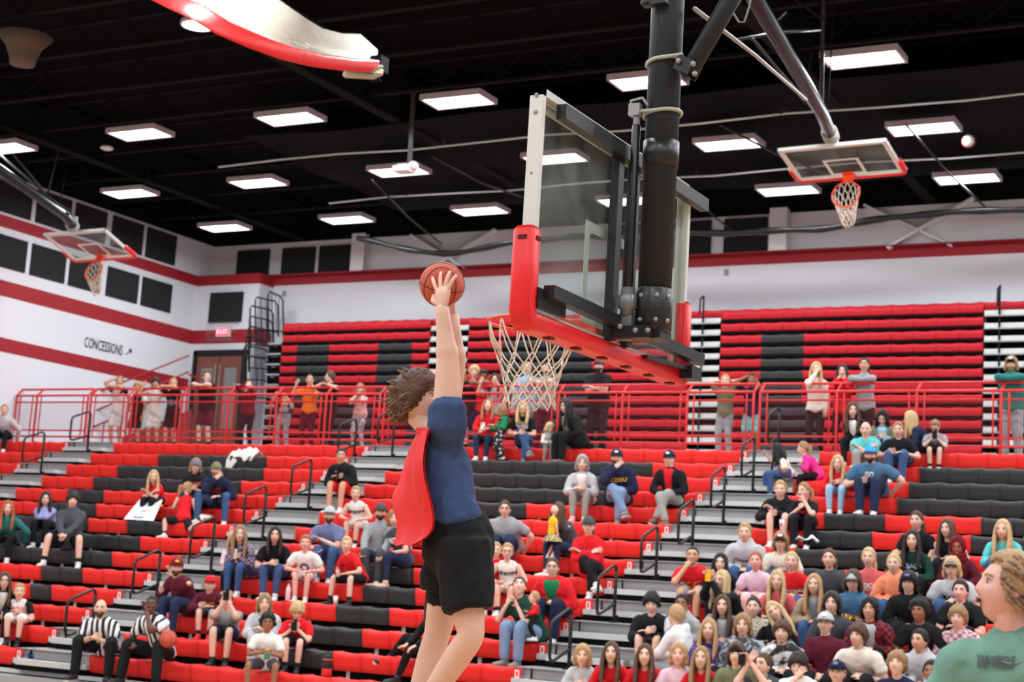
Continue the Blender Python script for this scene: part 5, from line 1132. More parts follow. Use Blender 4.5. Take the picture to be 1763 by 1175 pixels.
P(687, 896, 1.0, 'tee charcoal', 'tight darkjeans', 'bob dirty', 'lap', 'smiling woman in dark grey tee with white MIZ letters', text=[('MIZ', .11, 'white', .62)], by=-20, mouth=1, shoe='bare')
P(536, 938, .86, 'tee white', 'shorts white', 'short ginger', 'knees', 'ginger-haired boy in white tee with dark red ball print', text=[('O', .26, 'darkred', .40, .17)], lean=.4, sock='none', skin='pink')
P(487, 925, 1.02, 'tee black', 'tight jeans', 'long dark', 'clasp', 'smiling dark-haired woman in black tee and blue jeans', mouth=1, w=1.15, hlen=.22)
P(429, 923, 1.0, 'long plaidnavy', 'tight jeans', 'long dirty', 'phonelow', 'woman in navy plaid shirt with a child beside her', phone='pale phone held between the woman in plaid and the child', pcol='white', by=0)
P(398, 930, .72, 'long lightpink', 'tight black', 'long blonde', 'lap', 'small blonde girl in pale pink sleeves at the aisle', by=30, hyaw=35, hp=-18)
P(349, 806, 1.05, 'tee black', 'jeans darkjeans', 'bob dirty', 'phonelow', 'person in black tee and pale blue cap next to the navy hoodie man', cap=('slate',), text=[('GAME', .09, 'coral', .68), ('DAY', .07, 'white', .56)], w=1.15, by=15)
P(384, 812, 1.08, 'hood navy', 'jeans jeans', 'short dark', ('knees', 'chin'), 'man in navy hoodie and camouflage cap with hand at mouth', cap=('olive',), text=[('M', .20, 'darkred', .55, .2)], spread=.25, beard='dirty')
P(273, 824, .86, 'tee red', 'tight black', 'long blonde', 'cross', 'blonde girl in red tee and black leggings beside the white poster', by=5)
P(25, 878, 1.0, 'hood darkteal', 'tight black', 'long ginger', 'sides', 'girl in teal sweatshirt with ginger hair at the left edge', by=35)
P(88, 862, .98, 'long lavender', 'tight black', 'long dark', 'pray', 'long-haired girl in lavender top with clasped hands', by=25)
P(122, 863, 1.06, 'hood charcoal', 'shorts black', 'mop dark', 'clasp', 'boy in grey hoodie and black shorts with elbows on knees', spread=.3, sock='black', w=1.1, lean=.4)
P(21, 1003, .98, 'open black white', 'tight black', 'long brown', 'sides', 'girl in glasses and black cardigan behind the jersey boy', glasses=True)
P(37, 1053, .86, 'tank white black', 'shorts white', 'short light', 'lap', 'boy in white and red BENTON jersey at the left edge', text=[('BENTON', .085, 'red', .70), ('46', .10, 'red', .48)], shoe='black', row=1)
P(190, 1050, 1.08, 'polo ref', 'loose black', 'bald brown', 'clasp', 'bald bearded referee in black and white striped shirt with clasped hands', beard='brown', row=0, collar=True, spread=.24, shoe='black', by=22, hyaw=32)
rf = P(279, 1044, 1.10, 'polo ref', 'loose black', 'buzz black', ('mouth', 'knees'), 'dark-skinned referee in striped shirt covering his mouth, ball at his side', skin='dark', row=0, collar=True, spread=.3, shoe='black', by=0, hyaw=25)
P(323, 980, 1.08, 'long maroon', 'jeans darkjeans', 'short brown', ((-.1, -.30, .50), (-.16, -.42, .28)), 'man in maroon quarter-zip and maroon cap by the aisle', cap=('darkred', 'darkred'), patch='yellow', beard='brown', shoe='black', by=-5)
P(368, 1009, .84, 'hood maroon', 'shorts charcoal', 'short light', 'knees', 'boy in maroon hoodie with gold letters and red cap', cap=('red', 'maroon'), text=[('STATE', .08, 'yellow', .60)], shoe='red')
P(400, 1036, 1.0, 'tee grey', 'shorts navy', 'short dark', 'face', 'young man in grey tee filming with a black phone', phone='black phone raised by the young man in grey tee', poff=(0, -.05, .08), shoe='black', sockh=.12)
P(466, 1042, .94, 'hood lightgrey', 'loose lightgrey', 'curtain dirty', 'clasp', 'long-haired teenager in pale grey sweatshirt and trousers', hlen=.2)
P(467, 1075, .84, 'tee white', 'shorts charcoal', 'curly black', 'phonelow', 'boy in glasses and white tee with a lanyard holding a bottle', skin='brown', glasses=True, row=0, text=[('KINGS', .07, 'black', .42)], spread=.22, sock='none', hp=12)
P(520, 1054, .86, 'tee red', 'shorts black', 'mop blonde', 'phonelow', 'blond boy in red tee looking down at his phone', hp=-32, phone='black phone of the boy in red tee', text=[('NIKE', .06, 'white', .66)], shoe='black', row=1)
P(748, 1035, 1.0, 'long black', 'tight black', 'long dark', 'knees', 'person in black hidden behind the dunker with one canvas sneaker showing', by=-30, ft=((-.25, -.45, -.28), (-.62, -.38, -.05)), shoe='black')
P(712, 838, 1.0, 'tee black', 'jeans jeans', 'short dark', 'lap', 'man in white cap almost hidden behind the red cape', cap=('white', 'white'), beard='dark')
# ------------------------------------------------------------------ student section, right
P(1203, 960, 1.04, 'tee red', 'shorts grey', 'buzz black', ('knees', 'cheek'), 'boy in red tee with orange print leaning his cheek on his fist', text=[('KC', .14, 'orange', .50, .24)], skin='tan', by=5, lean=.4)
P(1248, 973, .98, 'long black', 'jeans black', 'long black', 'lap', 'girl with long straight black hair in black top')
P(1253, 1003, .96, 'open black black', 'jeans grey', 'long blonde', 'face', 'blonde girl filming with a yellow phone', phone='yellow phone held up by the blonde girl', pcol='yellow', poff=(0, -.04, .06), by=-20, hyaw=-20)
P(1293, 921, 1.06, 'hood lightgrey', 'jeans jeans', 'short light', 'lap', 'young man in light grey hoodie above the girl in pale pink', text=[('Champion', .06, 'darkred', .60)])
P(1352, 937, 1.0, 'tee cream', 'jeans charcoal', 'curtain dirty', 'lap', 'young man in maroon cap and cream tee with blue print', cap=('maroon', 'black'), patch='white', text=[('ST LOUIS', .07, 'slate', .55)])
P(1310, 969, .94, 'tee lightpink', 'shorts lightpink', 'pony ginger', 'lap', 'ginger-haired girl in pale pink tee', skin='pink', sock='none')
P(1372, 970, .96, 'tee red', 'jeans jeans', 'pony blonde', 'lap', 'smiling girl in red FOOTBALL tee with side ponytail', mouth=1, text=[('FOOTBALL', .08, 'white', .48)])
P(1346, 1003, .94, 'tee coral', 'shorts charcoal', 'long blonde', 'lap', 'girl in coral top with long blonde hair below the ginger-haired girl')
P(1411, 1010, .95, 'open tan grey', 'jeans jeans', 'long light', 'lap', 'girl in tan jacket with long light brown hair')
P(1436, 965, 1.0, 'polo charcoal', 'jeans black', 'pony brown', 'lap', 'young woman in dark grey collared shirt with hair tied back', collar=True)
P(1501, 963, 1.0, 'tee coral', 'jeans jeans', 'pony blonde', 'lap', 'smiling blonde in dusty pink tee with white block letters', mouth=1, text=[('WILDCATS', .07, 'white', .60), ('SOCCER', .06, 'white', .50)])
P(1547, 974, .98, 'hood peach', 'jeans jeans', 'bun blonde', 'lap', 'girl in peach hoodie with hair in a top bun')
P(1476, 1004, 1.0, 'hood steel', 'jeans jeans', 'curtain brown', 'lap', 'boy in grey cap and slate blue hoodie with yellow lettering', cap=('lightgrey', 'charcoal'), text=[('CARHARTT', .085, 'yellow', .42)], hp=-5)
P(1573, 1007, 1.06, 'hood black', 'jeans black', 'curtain black', 'lap', 'young man in black cap and black and red hoodie', cap=('black', 'black'), patch='slate')
P(1584, 900, .98, 'tee black', 'jeans black', 'pony brown', 'lap', 'woman in black top with hair tied back, topmost of the right crowd', hyaw=-5)
P(1578, 934, 1.0, 'long darkgreen', 'jeans black', 'long dark', 'clasp', 'long dark-haired girl in dark green sweatshirt', text=[('TRACK', .07, 'skyblue', .66)])
P(1637, 914, .96, 'tank black', 'jeans black', 'long brown', 'lap', 'girl with very long brown hair and bare shoulders', hyaw=-15)
P(1655, 944, .92, 'long maroon', 'jeans black', 'scarf red', 'lap', 'girl with a deep red covering around her face', skin='brown', hp=-12)
P(1732, 916, 1.02, 'long aqua', 'jeans jeans', 'long blonde', 'clasp', 'blonde girl in turquoise sweatshirt at the right edge', hyaw=-5, text=[('STATE', .07, 'cream', .50)])
P(1646, 982, 1.06, 'tee lightgrey', 'jeans jeans', 'curtain blonde', 'lap', 'blond long-haired young man in grey tee and trucker cap', cap=('khaki', 'black'), patch='tan', text=[('RACE', .09, 'black', .55)])
P(1661, 1021, 1.04, 'tee black', 'jeans black', 'short dark', 'clasp', 'young man in black tee with short dark hair near the front-right guest', skin='pink')
P(1439, 1042, 1.0, 'hood charcoal', 'jeans black', 'curtain dark', 'lap', 'long-haired boy in dark brown hoodie')
P(1507, 1052, 1.04, 'open plaidred lightgrey', 'jeans black', 'curtain black', 'lap', 'young man in red plaid shirt with black parted hair', skin='tan')
P(1592, 1056, 1.02, 'tee black', 'jeans black', 'curly black', 'lap', 'young man in black tee with black curly hair', skin='brown', hyaw=-10)
P(1657, 1067, .98, 'long plaidpink', 'jeans jeans', 'mop dirty', 'lap', 'boy with wavy light brown hair in pale plaid shirt')
P(1423, 1076, 1.04, 'long maroon', 'jeans black', 'short brown', 'lap', 'young man in maroon sweater and grey trucker cap', cap=('lightgrey', 'charcoal'), patch='white')
P(1487, 1098, 1.06, 'tee cream', 'jeans black', 'mop brown', 'lap', 'boy in plain off-white pocket tee', hyaw=-12)
P(1592, 1106, .98, 'hood lightgrey', 'jeans black', 'short black', 'lap', 'boy in light grey zipped hoodie below the curly-haired young man', skin='tan', hyaw=-20)
P(1131, 1042, 1.0, 'long black', 'shorts charcoal', 'mop black', 'clasp', 'dark-haired boy in black pullover at the aisle', hp=-10)
P(1158, 1062, 1.0, 'hood white', 'jeans grey', 'short light', 'clasp', 'light-haired boy in white hoodie turned to face the boy in black', by=-95, hyaw=-110)
P(1183, 1043, .96, 'hood lightgrey', 'jeans black', 'pony black', ('lap', 'chin'), 'smiling girl in grey hoodie with dark striped sleeve', skin='brown')
P(1254, 1046, .96, 'open charcoal lightgrey', 'jeans black', 'long brown', 'lap', 'girl in grey jacket with long brown hair')
P(1307, 1048, .96, 'long leopard', 'jeans black', 'pony dark', 'lap', 'girl in cream speckled top with dark hair pulled back')
P(1343, 1056, .94, 'long black', 'jeans black', 'long blonde', 'lap', 'blonde girl in black tilting her head far to the side', roll=-.6)
P(1231, 1087, .97, 'long purplewave', 'jeans black', 'long light', 'lap', 'girl in purple printed long sleeves', hlen=.28)
P(1289, 1080, 1.0, 'hood tiegrey', 'jeans black', 'curtain dirty', 'lap', 'wavy-haired boy in grey tie-dye hoodie')
P(1357, 1092, 1.02, 'hood bw', 'jeans black', 'mop brown', 'lap', 'boy in black and white swirl hoodie')
P(1011, 1138, .94, 'long lightgrey', 'jeans jeans', 'bob light', 'lap', 'girl in pale grey sweater at the bottom by the aisle', hp=4)
P(1063, 1127, .96, 'long red', 'jeans jeans', 'long brown', 'lap', 'long brown-haired girl in red sweatshirt, bottom row', text=[('Redbirds', .08, 'white', .50)], shear=.2)
P(1121, 1131, .97, 'tee red', 'jeans jeans', 'long brown', 'lap', 'long-haired girl in red tee below the boy in black pullover', text=[('PANTHERS', .06, 'white', .52)])
P(1180, 1130, .98, 'tee lightpink', 'jeans jeans', 'bob light', 'lap', 'girl in pale lilac tee with short fair hair', skin='pink')
P(1218, 1136, .98, 'tee red', 'jeans jeans', 'long dirty', 'lap', 'girl with long wavy hair over red tee, bottom row', hlen=.34)
P(1281, 1130, 1.04, 'long olive', 'jeans jeans', 'curtain brown', 'lap', 'long-haired boy in backward black cap', cap=('black', 'black'), capback=True, hlen=.2)
P(1322, 1147, 1.02, 'tee charcoal', 'jeans jeans', 'short brown', 'face', 'boy in dark tee raising a phone at the bottom edge', phone='dark phone of the boy at the bottom edge', poff=(-.08, -.05, .05), hyaw=-15)
P(1384, 1148, 1.0, 'tee white', 'jeans jeans', 'mop dark', ('lap', 'mouth'), 'boy in white tee biting his knuckles at the bottom edge', hp=-8)
P(1449, 1160, 1.0, 'long coral', 'jeans jeans', 'short light', 'lap', 'person in navy cap at the bottom edge', cap=('navy', 'navy'), patch='slate')
P(1552, 1146, 1.0, 'tee navy', 'jeans jeans', 'mop dirty', 'lap', 'boy with brown fringe looking up at the bottom edge', hp=18)
P(1613, 1160, .96, 'tee charcoal', 'jeans jeans', 'short black', 'lap', 'dark-haired boy cut off by the foreground guest', skin='brown')
# ------------------------------------------------------------------ babies and held things
def yrow(k): return rowy(k)
def S2(hx, hy, fx, fy, y, **k): pass
yb = wg['loc'][1]-.42
def baby(hx, hy, fy, y, s, top, bot, hair, pose, label, by, hyaw, **kw):
    z = at(hx, fy, 1, y)[2]; kw.setdefault('hp', 0); return S(hx, hy, s, top, bot, hair, pose, label, by=by, hyaw=hyaw, y=y, z=z, lean=kw.pop('lean_', .05), **kw)
baby(949, 879, 962, ww['loc'][1]-.45, .40, 'tee yellow', 'shorts black', 'bald blonde', ((.1, -.25, .8), (-.3, -.05, .9)), 'bald baby in bright yellow top held by the woman in dark grey', 150, 165, sock='none')
sk = baby(913, 1030, 1104, wg['loc'][1]-.46, .38, 'long red', 'tight black', 'short light', ((.1, -.28, .95), (-.12, -.26, .8)), 'baby in red top sitting on the lap of the woman in dark green', -50, -60, hp=10)
# patterned skirt of the baby in yellow
c = at(951, 927, 1, ww['loc'][1]-.46); q = MB(); P_ = []
for i, (r, z) in enumerate(((.05, .06), (.09, .03), (.125, -.01), (.14, -.05))): P_.append([(r*(1+.08*(k % 2)*i/3)*math.cos(k/24*6.283), r*(1+.08*(k % 2)*i/3)*math.sin(k/24*6.283), z) for k in range(24)])
q.grid(np.array(P_), wrap=True); o = q.build('baby_skirt', pattern('yellow_plaid', 'plaid', (200, 176, 110), (60, 60, 70), 30)); o.location = c; tag(o, 'yellow and black plaid skirt of the baby in yellow', 'skirt')
def lathe(q, prof, n=16, mi=0): q.tube([(0, 0, z) for r, z in prof], [max(r, .002) for r, z in prof], n, side=(1, 0, 0), cap=False, mi=mi)
BALL = mat('basketball_leather', (196, 84, 58), .6, bump=.5, bscale=160, var=.1, vscale=9); SEAM = mat('ball_seam', (60, 32, 28), .7)
def basketball(c, r, label, rot=(0, 0, 0), text=False):
    t = thing('basketball', label, 'ball', c); t.rotation_euler = rot
    q = MB(); q.ell((0, 0, 0), (r, r, r), 40, 26); q.build('ball_cover', BALL, t)
    q = MB(); an = np.linspace(0, 2*math.pi, 48, endpoint=False); rr = r*1.0
    q.tube([(rr*math.cos(a), rr*math.sin(a), 0) for a in an], r*.022, 5, closed=True); q.tube([(rr*math.cos(a), 0, rr*math.sin(a)) for a in an], r*.022, 5, closed=True)
    for sg in (-1, 1): q.tube([unit(V(math.cos(a)*.85, sg*(.62+.25*math.cos(2*a)), math.sin(a)*.85))*rr for a in an], r*.022, 5, closed=True)
    q.build('seam', SEAM, t)
    return t
basketball(at(289, 1101, 1, rowy(0)-.22), .12, 'orange basketball held at the side of the seated referee', (.3, .2, .4))
# insulated jug
c = V(*at(563, 1148, 1, rowy(0)+.10)); c[2] = rowz(0); t = thing('insulated_jug', 'black and red insulated jug standing on the front row seat', 'jug', c)
q = MB(); lathe(q, [(.05, 0), (.068, .005), (.068, .09), (.066, .095)], 16, 0); lathe(q, [(.066, .095), (.066, .22), (.06, .23), (.0, .23)], 16, 1); lathe(q, [(.0681, .20), (.0681, .215)], 16, 0); q.build('jug_body', [mat('jug_red', (206, 34, 40), .4), SHOEB], t)
q = MB(); lathe(q, [(.045, .23), (.05, .235), (.05, .27), (.0, .275)]); q.tube([(-.03, 0, .27), (-.03, 0, .30), (.03, 0, .30), (.03, 0, .27)], .008, 6); q.build('lid', SHOEB, t)
q = MB(); q.tube([(-.066, 0, .21), (-.10, 0, .20), (-.10, 0, .12), (-.066, 0, .10)], .009, 6); q.build('handle', SHOEB, t)
def bottle(px, py, row, dy, h, r, cb, cl, label, z=None):
    c = V(*at(px, py, 1, rowy(row)+dy)); c[2] = rowz(row) if z is None else z; t = thing('water_bottle', label, 'bottle', c)
    q = MB(); lathe(q, [(r*.9, 0), (r, .01), (r, h*.75), (r*.55, h*.88), (r*.5, h*.9)]); q.build('bottle_body', cb, t); q = MB(); lathe(q, [(r*.5, h*.88), (r*.55, h), (0, h*1.005)]); q.build('cap', cl, t)
bottle(495, 1035, 3, .06, .24, .035, mat('frosted_pink', (226, 190, 196), .4), mat('steel_cap', (160, 160, 165), .3, metal=.5), 'pale pink water bottle standing beside the white tee boy')
q = MB(); lathe(q, [(.022, 0), (.036, .11), (.034, .112), (.020, .005), (0, .005)]); o = q.build('paper_cup', mat('white_paper', (235, 235, 232), .6)); c = at(577, 1040, 1, rowy(3)+.1); c[2] = rowz(3); o.location = c; tag(o, 'small white paper cup on the seat left of the red tee boy', 'cup')
bt = at(459, 1136, 1, rowy(0)-.25); t = thing('sports_bottle', 'green sports bottle with orange cap on the lap of the lanyard boy', 'bottle', bt); q = MB(); lathe(q, [(.03, 0), (.036, .01), (.036, .09), (.03, .10)]); q.build('bottle_body', mat('bottle_green', (60, 120, 90), .4), t); q = MB(); lathe(q, [(.034, .10), (.034, .125), (.0, .14)]); q.build('cap', mat('bottle_orange', (236, 110, 40), .4), t)
# popcorn cup, napkins
c = at(1347, 905, 1, rowy(8)-.28); t = thing('popcorn_cup', 'white printed popcorn cup held by the black tee girl', 'cup', c); q = MB(); lathe(q, [(.03, -.08), (.045, .08), (.043, .08), (.028, -.075), (0, -.075)]); q.build('cup', mat('white_paper', (235, 235, 232), .6), t); q = MB(); q.box((0, -.043, .01), (.03, .004, .05)); q.build('print', mat('print_red', COL['red'], .7), t)
c = at(1391, 925, 1, rowy(8)-.25); q = MB(); xs = np.linspace(-.16, .16, 9); P_ = np.array([[(x, y, .03*math.sin(x*30+y*20)+.02*math.cos(y*40)-abs(x)*.2) for y in np.linspace(-.07, .07, 6)] for x in xs]); q.grid(P_); q.grid(P_-V(0, 0, .006), flip=True); o = q.build('napkin', mat('white_paper', (235, 235, 232), .6)); o.location = c; tag(o, 'crumpled white napkins on the lap of the black tee girl', 'napkin')
# big hand-lettered poster lying over two rows, with its pencil-like lettering
A, B, C_, D_ = at(213, 895, 1, rowy(7)+.1), at(275, 897, 1, rowy(7)+.2), at(285, 862, 1, rowy(9)+.1), at(241, 860, 1, rowy(9)-.0)
A = V(A[0], rowy(7)+.02, rowz(7)+.03); 
A, B = at(213, 894, 1, rowy(7)-.0), at(264, 897, 1, rowy(7)-.0); D_, C_ = at(241, 860, 1, rowy(8)-.03), at(280, 861, 1, rowy(8)-.03)
t = thing('poster', 'white hand-lettered GO poster leaning over the seats beside the blonde girl in red', 'poster', (A+B+C_+D_)/4)
q = MB(); n_ = unit(np.cross(B-A, D_-A)); n_ = n_ if n_[1] < 0 else -n_; q.add([A, B, C_, D_, A-n_*.008, B-n_*.008, C_-n_*.008, D_-n_*.008], [(0, 1, 2, 3), (7, 6, 5, 4), (0, 4, 5, 1), (1, 5, 6, 2), (2, 6, 7, 3), (3, 7, 4, 0)], 0, False); q.build('sheet', mat('poster_card', (236, 238, 240), .6), t, world=True)
u = unit(B-A); v_ = unit(D_-A-((D_-A)@u)*u)
for tx, sz, fu, fv, cc in (('GO', .13, .50, .42, 'slate'), ('TEAM', .10, .42, .10, 'slate'), ('LETS', .09, .55, .78, 'slate')):
    vs, fs = textmesh(tx, sz, 0, .004); c = A+(B-A)*fu+(D_-A)*fv; q = MB(); q.add(c+vs[:, 0:1]*u+vs[:, 1:2]*v_+n_*.006, fs, 0, False); q.build('lettering', mat('print_'+cc, COL[cc], .7), t, world=True)
q = MB(); c = A+(B-A)*.85+(D_-A)*.72+n_*.008; q.bar(c-u*.05, c+u*.05, .05, .004, up=n_); q.build('orange_patch', mat('poster_orange', (245, 170, 60), .7), t, world=True)
# white jacket slung over the upper row
q = MB(); r_ = np.random.RandomState(5); P_ = []
for i, x in enumerate(np.linspace(-.30, .30, 15)):
    row = []
    for k, (y, z) in enumerate(((-.05, -.28), (-.04, -.14), (-.02, -.02), (.05, .06), (.14, .09), (.24, .05), (.30, .0))):
        hang = 1 if x < -.12 else (.35 if k < 2 else 1); row.append((x*(1-.1*k/6)-.06*(k < 2)*(x < -.1), y+.02*math.sin(i*1.3), z*hang+.035*math.sin(i*1.9+k)+.05*math.exp(-((x-.12)/.14)**2)*(k > 1)))
    P_.append(row)
q.grid(np.array(P_)); q.grid(np.array(P_)-V(0, -.01, .02), flip=True); o = q.build('jacket', mat('white_fleece', (226, 222, 214), .9, bump=.6, bscale=12)); c = at(418, 782, 1, rowy(12)+.05); c[2] = rowz(12)+.02; o.location = c; tag(o, 'white jacket draped over the black seats below the railing', 'jacket')
# blue helmet on the front row seat end
c = at(58, 1130, 1, rowy(0)+.16); t = thing('blue_bag', 'small blue bag on the front row end beside the BENTON jersey boy', 'bag', c); q = MB(); q.ell((0, 0, 0), (.10, .08, .085), 14, 9); q.tube([(-.05, 0, .07), (0, 0, .13), (.05, 0, .07)], .008, 6); q.build('bag_body', mat('royal_blue', (44, 66, 140), .45, var=.3, vscale=14), t)
q = MB(); q.tube([(-.09, -.03, .04), (0, -.085, .03), (.09, -.03, .04)], .006, 5); q.build('zipper', SHOEB, t)
# microphone-like orange drink bottle of the bigger boy
c = V(*at(355, 655, 1, YR+.15)); t = thing('drink_bottle', 'drink bottle with orange cap raised by the bigger boy', 'bottle', c); q = MB(); lathe(q, [(.02, -.08), (.03, -.07), (.03, .02), (.018, .04)]); q.build('bottle_body', mat('clear_grey', (170, 172, 180), .3), t); q = MB(); lathe(q, [(.02, .035), (.024, .06), (0, .065)]); q.build('cap', mat('bottle_orange', (236, 110, 40), .4), t)
# girl clambering over the seats, seen from behind
yk = rowy(7)+.12; root = thing('person', 'girl in red jersey and black shorts clambering over seats, seen from behind', 'person', at(318, 925, 1, yk)); W0 = np.array(root.location); J = {'s': .84, 'hs': .95}
for k, (x, y, d) in {'pel': (315, 893, 0), 'neck': (321, 856, .22), 'shR': (333, 861, .22), 'shL': (307, 859, .20), 'elR': (337, 880, .16), 'elL': (298, 876, .14), 'wrR': (337, 864, .34), 'wrL': (304, 864, .30), 'hipR': (321, 897, .03), 'hipL': (308, 897, -.03), 'knR': (328, 912, -.16), 'knL': (284, 896, -.25), 'anR': (348, 893, .0), 'anL': (283, 922, -.28), 'head': (323, 842, .26)}.items(): J[k] = at(x, y, 1, yk+d)-W0
J['headR'] = rotm(math.radians(150), math.radians(-5)); J['ftR'] = V(1, .2, -.1); J['ftL'] = V(-.3, -1, -.1)
figure(root, J, opts('tank red', 'shorts black', 'pony light', {'sock': 'black', 'text': None}))
# ------------------------------------------------------------------ the dunker
Y7 = 7.0
def J3(px, py, y): return at(px, py, 1, y)
root = thing('person', 'airborne dunker in navy tee, black shorts and red cape holding a basketball overhead', 'person', J3(775, 1210, Y7)); W0 = np.array(root.location)
s7 = 1.13; J = {'s': s7, 'hs': 1.10}
for k, (x, y, d) in {'pel': (792, 925, 0), 'neck': (754, 757, 0), 'shR': (770, 737, -.15), 'shL': (763, 733, .17), 'elR': (771, 618, -.13), 'elL': (784, 622, .20), 'wrR': (761, 532, -.13), 'wrL': (779, 545, .20),
                     'hipR': (797, 948, -.10), 'hipL': (782, 948, .10), 'knR': (811, 1097, -.12), 'knL': (752, 1097, .12), 'anR': (724, 1226, -.10), 'anL': (708, 1240, .10), 'head': (722, 692, 0)}.items(): J[k] = J3(x, y, Y7+d)-W0
J['headR'] = rotm(math.radians(96), math.radians(16)); J['ftR'] = V(-.5, 0, -.85); J['ftL'] = V(-.4, 0, -.9)
up7 = V(-.10, 0, 1); J['hdR'] = unit(V(-.10, .10, 1)); J['hnR'] = V(.05, 1, .0); J['hdL'] = unit(V(-.30, -.10, 1)); J['hnL'] = V(-.5, -.9, .1)
COL['dunknavy'] = (60, 80, 118)
o7 = opts('tee dunknavy', 'shorts black', 'mop brown', {'fem': False}); o7.update(curl=.16, vox=.014, w=.98, aw=1.2, hem=-.06, sleeve=(.30, 0), slv=.002, lw=1.18, shl=.6, sock='none', shoe='white', mouth=1, skin='fair')
# hand with wide spread for the ball
_hand = hand
def hand(q, W, d, n, s, side, curl=.35, mi=0, spread=.12): return _hand(q, W, d, n, s*1.14, side, .16, mi, .36)
figure(root, J, o7)
hand = _hand
# loose overlay of the shorts: flared legs
q = MB()
for H_, K in ((J['hipR'], J['knR']), (J['hipL'], J['knL'])):
    q.tube([H_+V(0, 0, .05), H_+(K-H_)*.3, H_+(K-H_)*(.70 if K is J['knR'] else .50)], [(.138, .150), (.142, .146), (.128, .132)], 14, side=(1, 0, 0), cap=False)
q.tube([J['pel']+V(-.03, 0, .085), J['pel']+V(-.01, 0, .03), (J['hipL']+J['hipR'])/2+V(0, 0, -.04)], [(.146, .175), (.170, .195), (.172, .20)], 18, side=(1, 0, 0))
so = q.build('shorts_shell', clothm('black'), root); remesh(so, .016, .03)
q = MB(); c = J['pel']+V(-.035, 0, .095); q.tube([c+V(.142*math.cos(a), .165*math.sin(a), -.02*math.cos(a)) for a in np.linspace(0, 6.283, 24, endpoint=False)], .012, 6, closed=True); q.build('waistband', SHOEB, root)
# wind-blown hair locks
q = MB(); r_ = np.random.RandomState(3); Rh = J['headR']; T = lambda p: np.asarray(p)*1.10 @ Rh.T+J['head']
for i in range(95):
    a = r_.uniform(math.radians(60), math.radians(300)); z = r_.uniform(-.45, 1.0); th_ = math.acos(z); p0 = head_pos(np.array([a]), np.array([th_]), np.array([.012]), 0)[0]
    d = unit(p0)*.6+V(0, .8, -.15 if z < .3 else .15)+r_.normal(0, .25, 3); L = r_.uniform(.03, .062); p1 = p0+unit(d)*L*.6; p2 = p1+unit(d+V(0, .3, -.5 if z < .3 else .2))*L*.6
    q.tube([T(p0), T(p1), T(p2)], [.013, .011, .004], 5)
for i in range(26):
    a = r_.uniform(-1.0, 1.0); p0 = head_pos(np.array([a]), np.array([math.acos(r_.uniform(.62, .95))]), np.array([.012]), 0)[0]; d = unit(p0)*.7+V(0, .9, .2)+r_.normal(0, .2, 3); p1 = p0+unit(d)*.025; q.tube([T(p0), T(p1), T(p1+unit(d)*.02)], [.012, .010, .004], 5)
q.build('hair_locks', mat('hair_tousled', (104, 78, 56), .6, bump=.8, bscale=50, var=.3, vscale=20), root)
# the cape
near = [(738, 738), (727, 775), (722, 815), (732, 850), (744, 885), (748, 908), (738, 928), (716, 942)]
far = [(727, 738), (712, 765), (704, 798), (692, 832), (676, 852), (682, 885), (700, 905), (706, 938)]
P_ = []
for i in range(len(near)):
    A = J3(near[i][0], near[i][1], Y7-.28); B = J3(far[i][0], far[i][1], Y7+.22); row = []
    for k in range(17):
        u = k/16; p = A+(B-A)*u; row.append(p+V(.028*math.sin(k*1.35+i*.7)*(i/7)**.5, 0, .012*math.sin(k*2.1+i))+V(-.06, -.05, 0)*math.sin(math.pi*u)*(.3+i/9)-W0)
    P_.append(row)
CAPE = mat('red_cape_cloth', (222, 16, 12), .65, bump=.4, bscale=10, var=.08, vscale=5)
q = MB(); P_ = np.array(P_); q.grid(P_); q.grid(P_+V(.008, .004, 0), flip=True); cp = q.build('cape', CAPE, root); sm = cp.modifiers.new('subdiv', 'SUBSURF'); sm.levels = 2; sm.render_levels = 2
q = MB(); c = J['neck']; q.tube([c+V(-.02, 0, .012)+V(.085*math.cos(a), .10*math.sin(a), -.035*math.cos(a)) for a in np.linspace(.6, 6.283-.6, 18)], [.012]*18, 7); q.build('cape_collar', CAPE, root)
basketball(J3(761, 490, Y7+.025), .117, 'orange basketball raised in the hands of the dunker', (.5, .15, .5))
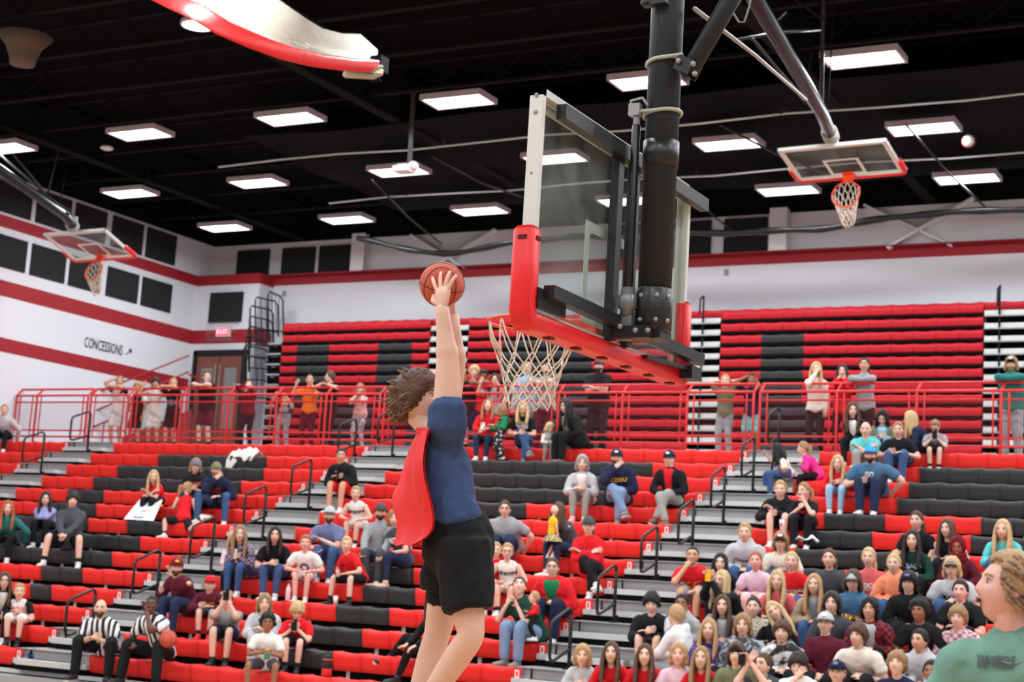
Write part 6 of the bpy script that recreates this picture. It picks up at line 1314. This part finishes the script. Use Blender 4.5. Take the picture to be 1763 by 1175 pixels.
# ------------------------------------------------------------------ foreground guest at the right edge
COL['sage'] = (112, 152, 136)
Y5 = 5.3; root = thing('person', 'foreground young man in sage green tee turning his head left at the right edge', 'person', (float(at(1742, 1300, 1, Y5)[0]), Y5, 0)); W0 = np.array(root.location)
J = {'s': 1.0, 'hs': .93}
bs = math.radians(-2); Ls = V(math.cos(bs), math.sin(bs), 0)
J['neck'] = at(1752, 1098, 1, Y5)-W0; nk = J['neck']; J['head'] = at(1735, 1017, 1, Y5-.03)-W0
J['pel'] = nk+V(.02, .03, -.54); J['shR'] = nk-Ls*.175+V(0, 0, -.075); J['shL'] = nk+Ls*.175+V(0, 0, -.06)
for k, sg in (('R', -1), ('L', 1)):
    J['el'+k] = J['sh'+k]+Ls*sg*.10+V(0, .02, -.27); J['wr'+k] = J['el'+k]+V(.0, -.10, -.24)
    J['hip'+k] = J['pel']+Ls*sg*.09+V(0, 0, -.02); zf = -J['hip'+k][2]+.09; J['kn'+k] = J['hip'+k]+V(0, -.03, zf*.48); J['an'+k] = J['hip'+k]+V(0, .02, zf); J['ft'+k] = V(.3, -1, 0)
J['headR'] = rotm(math.radians(-62), math.radians(14))
o5 = opts('tee sage', 'jeans jeans', 'short light', {'fem': False}); o5.update(vox=.013, mouth=1, skin='pink', text=[('YOUR WORKOUT', .026, 'charcoal', .885, .125), ('IS MY WARMUP', .026, 'charcoal', .85, .12)], txo=-.045, w=1.05)
figure(root, J, o5)
q = MB(); r_ = np.random.RandomState(9); Rh = J['headR']; T = lambda p: np.asarray(p)*.93 @ Rh.T+J['head']
for i in range(240):
    a = r_.uniform(math.radians(55), math.radians(305)) if i < 170 else r_.uniform(-1.1, 1.1); z = r_.uniform(-.35, 1.0) if i < 170 else r_.uniform(.62, .95); p0 = head_pos(np.array([a]), np.array([math.acos(z)]), np.array([.010]), 0)[0]
    d = unit(p0)*.45+V(r_.normal(0, .35), .8, -.35); L = r_.uniform(.03, .05); p1 = p0+unit(d)*L*.6; p2 = p1+unit(d+V(0, 0, -.5))*L*.6; q.tube([T(p0), T(p1), T(p2)], [.009, .008, .003], 5)
q.build('hair_locks', mat('hair_sandy', (140, 108, 80), .6, bump=.8, bscale=50, var=.3, vscale=20), root)
q = MB(); q.tube([nk+Ls*(.085*math.cos(a))+V(0, -.095*abs(math.sin(a))-.02, -.10*math.sin(a)+.02) for a in np.linspace(0, math.pi, 14)], .0022, 5); q.build('necklace', CHROME, root)
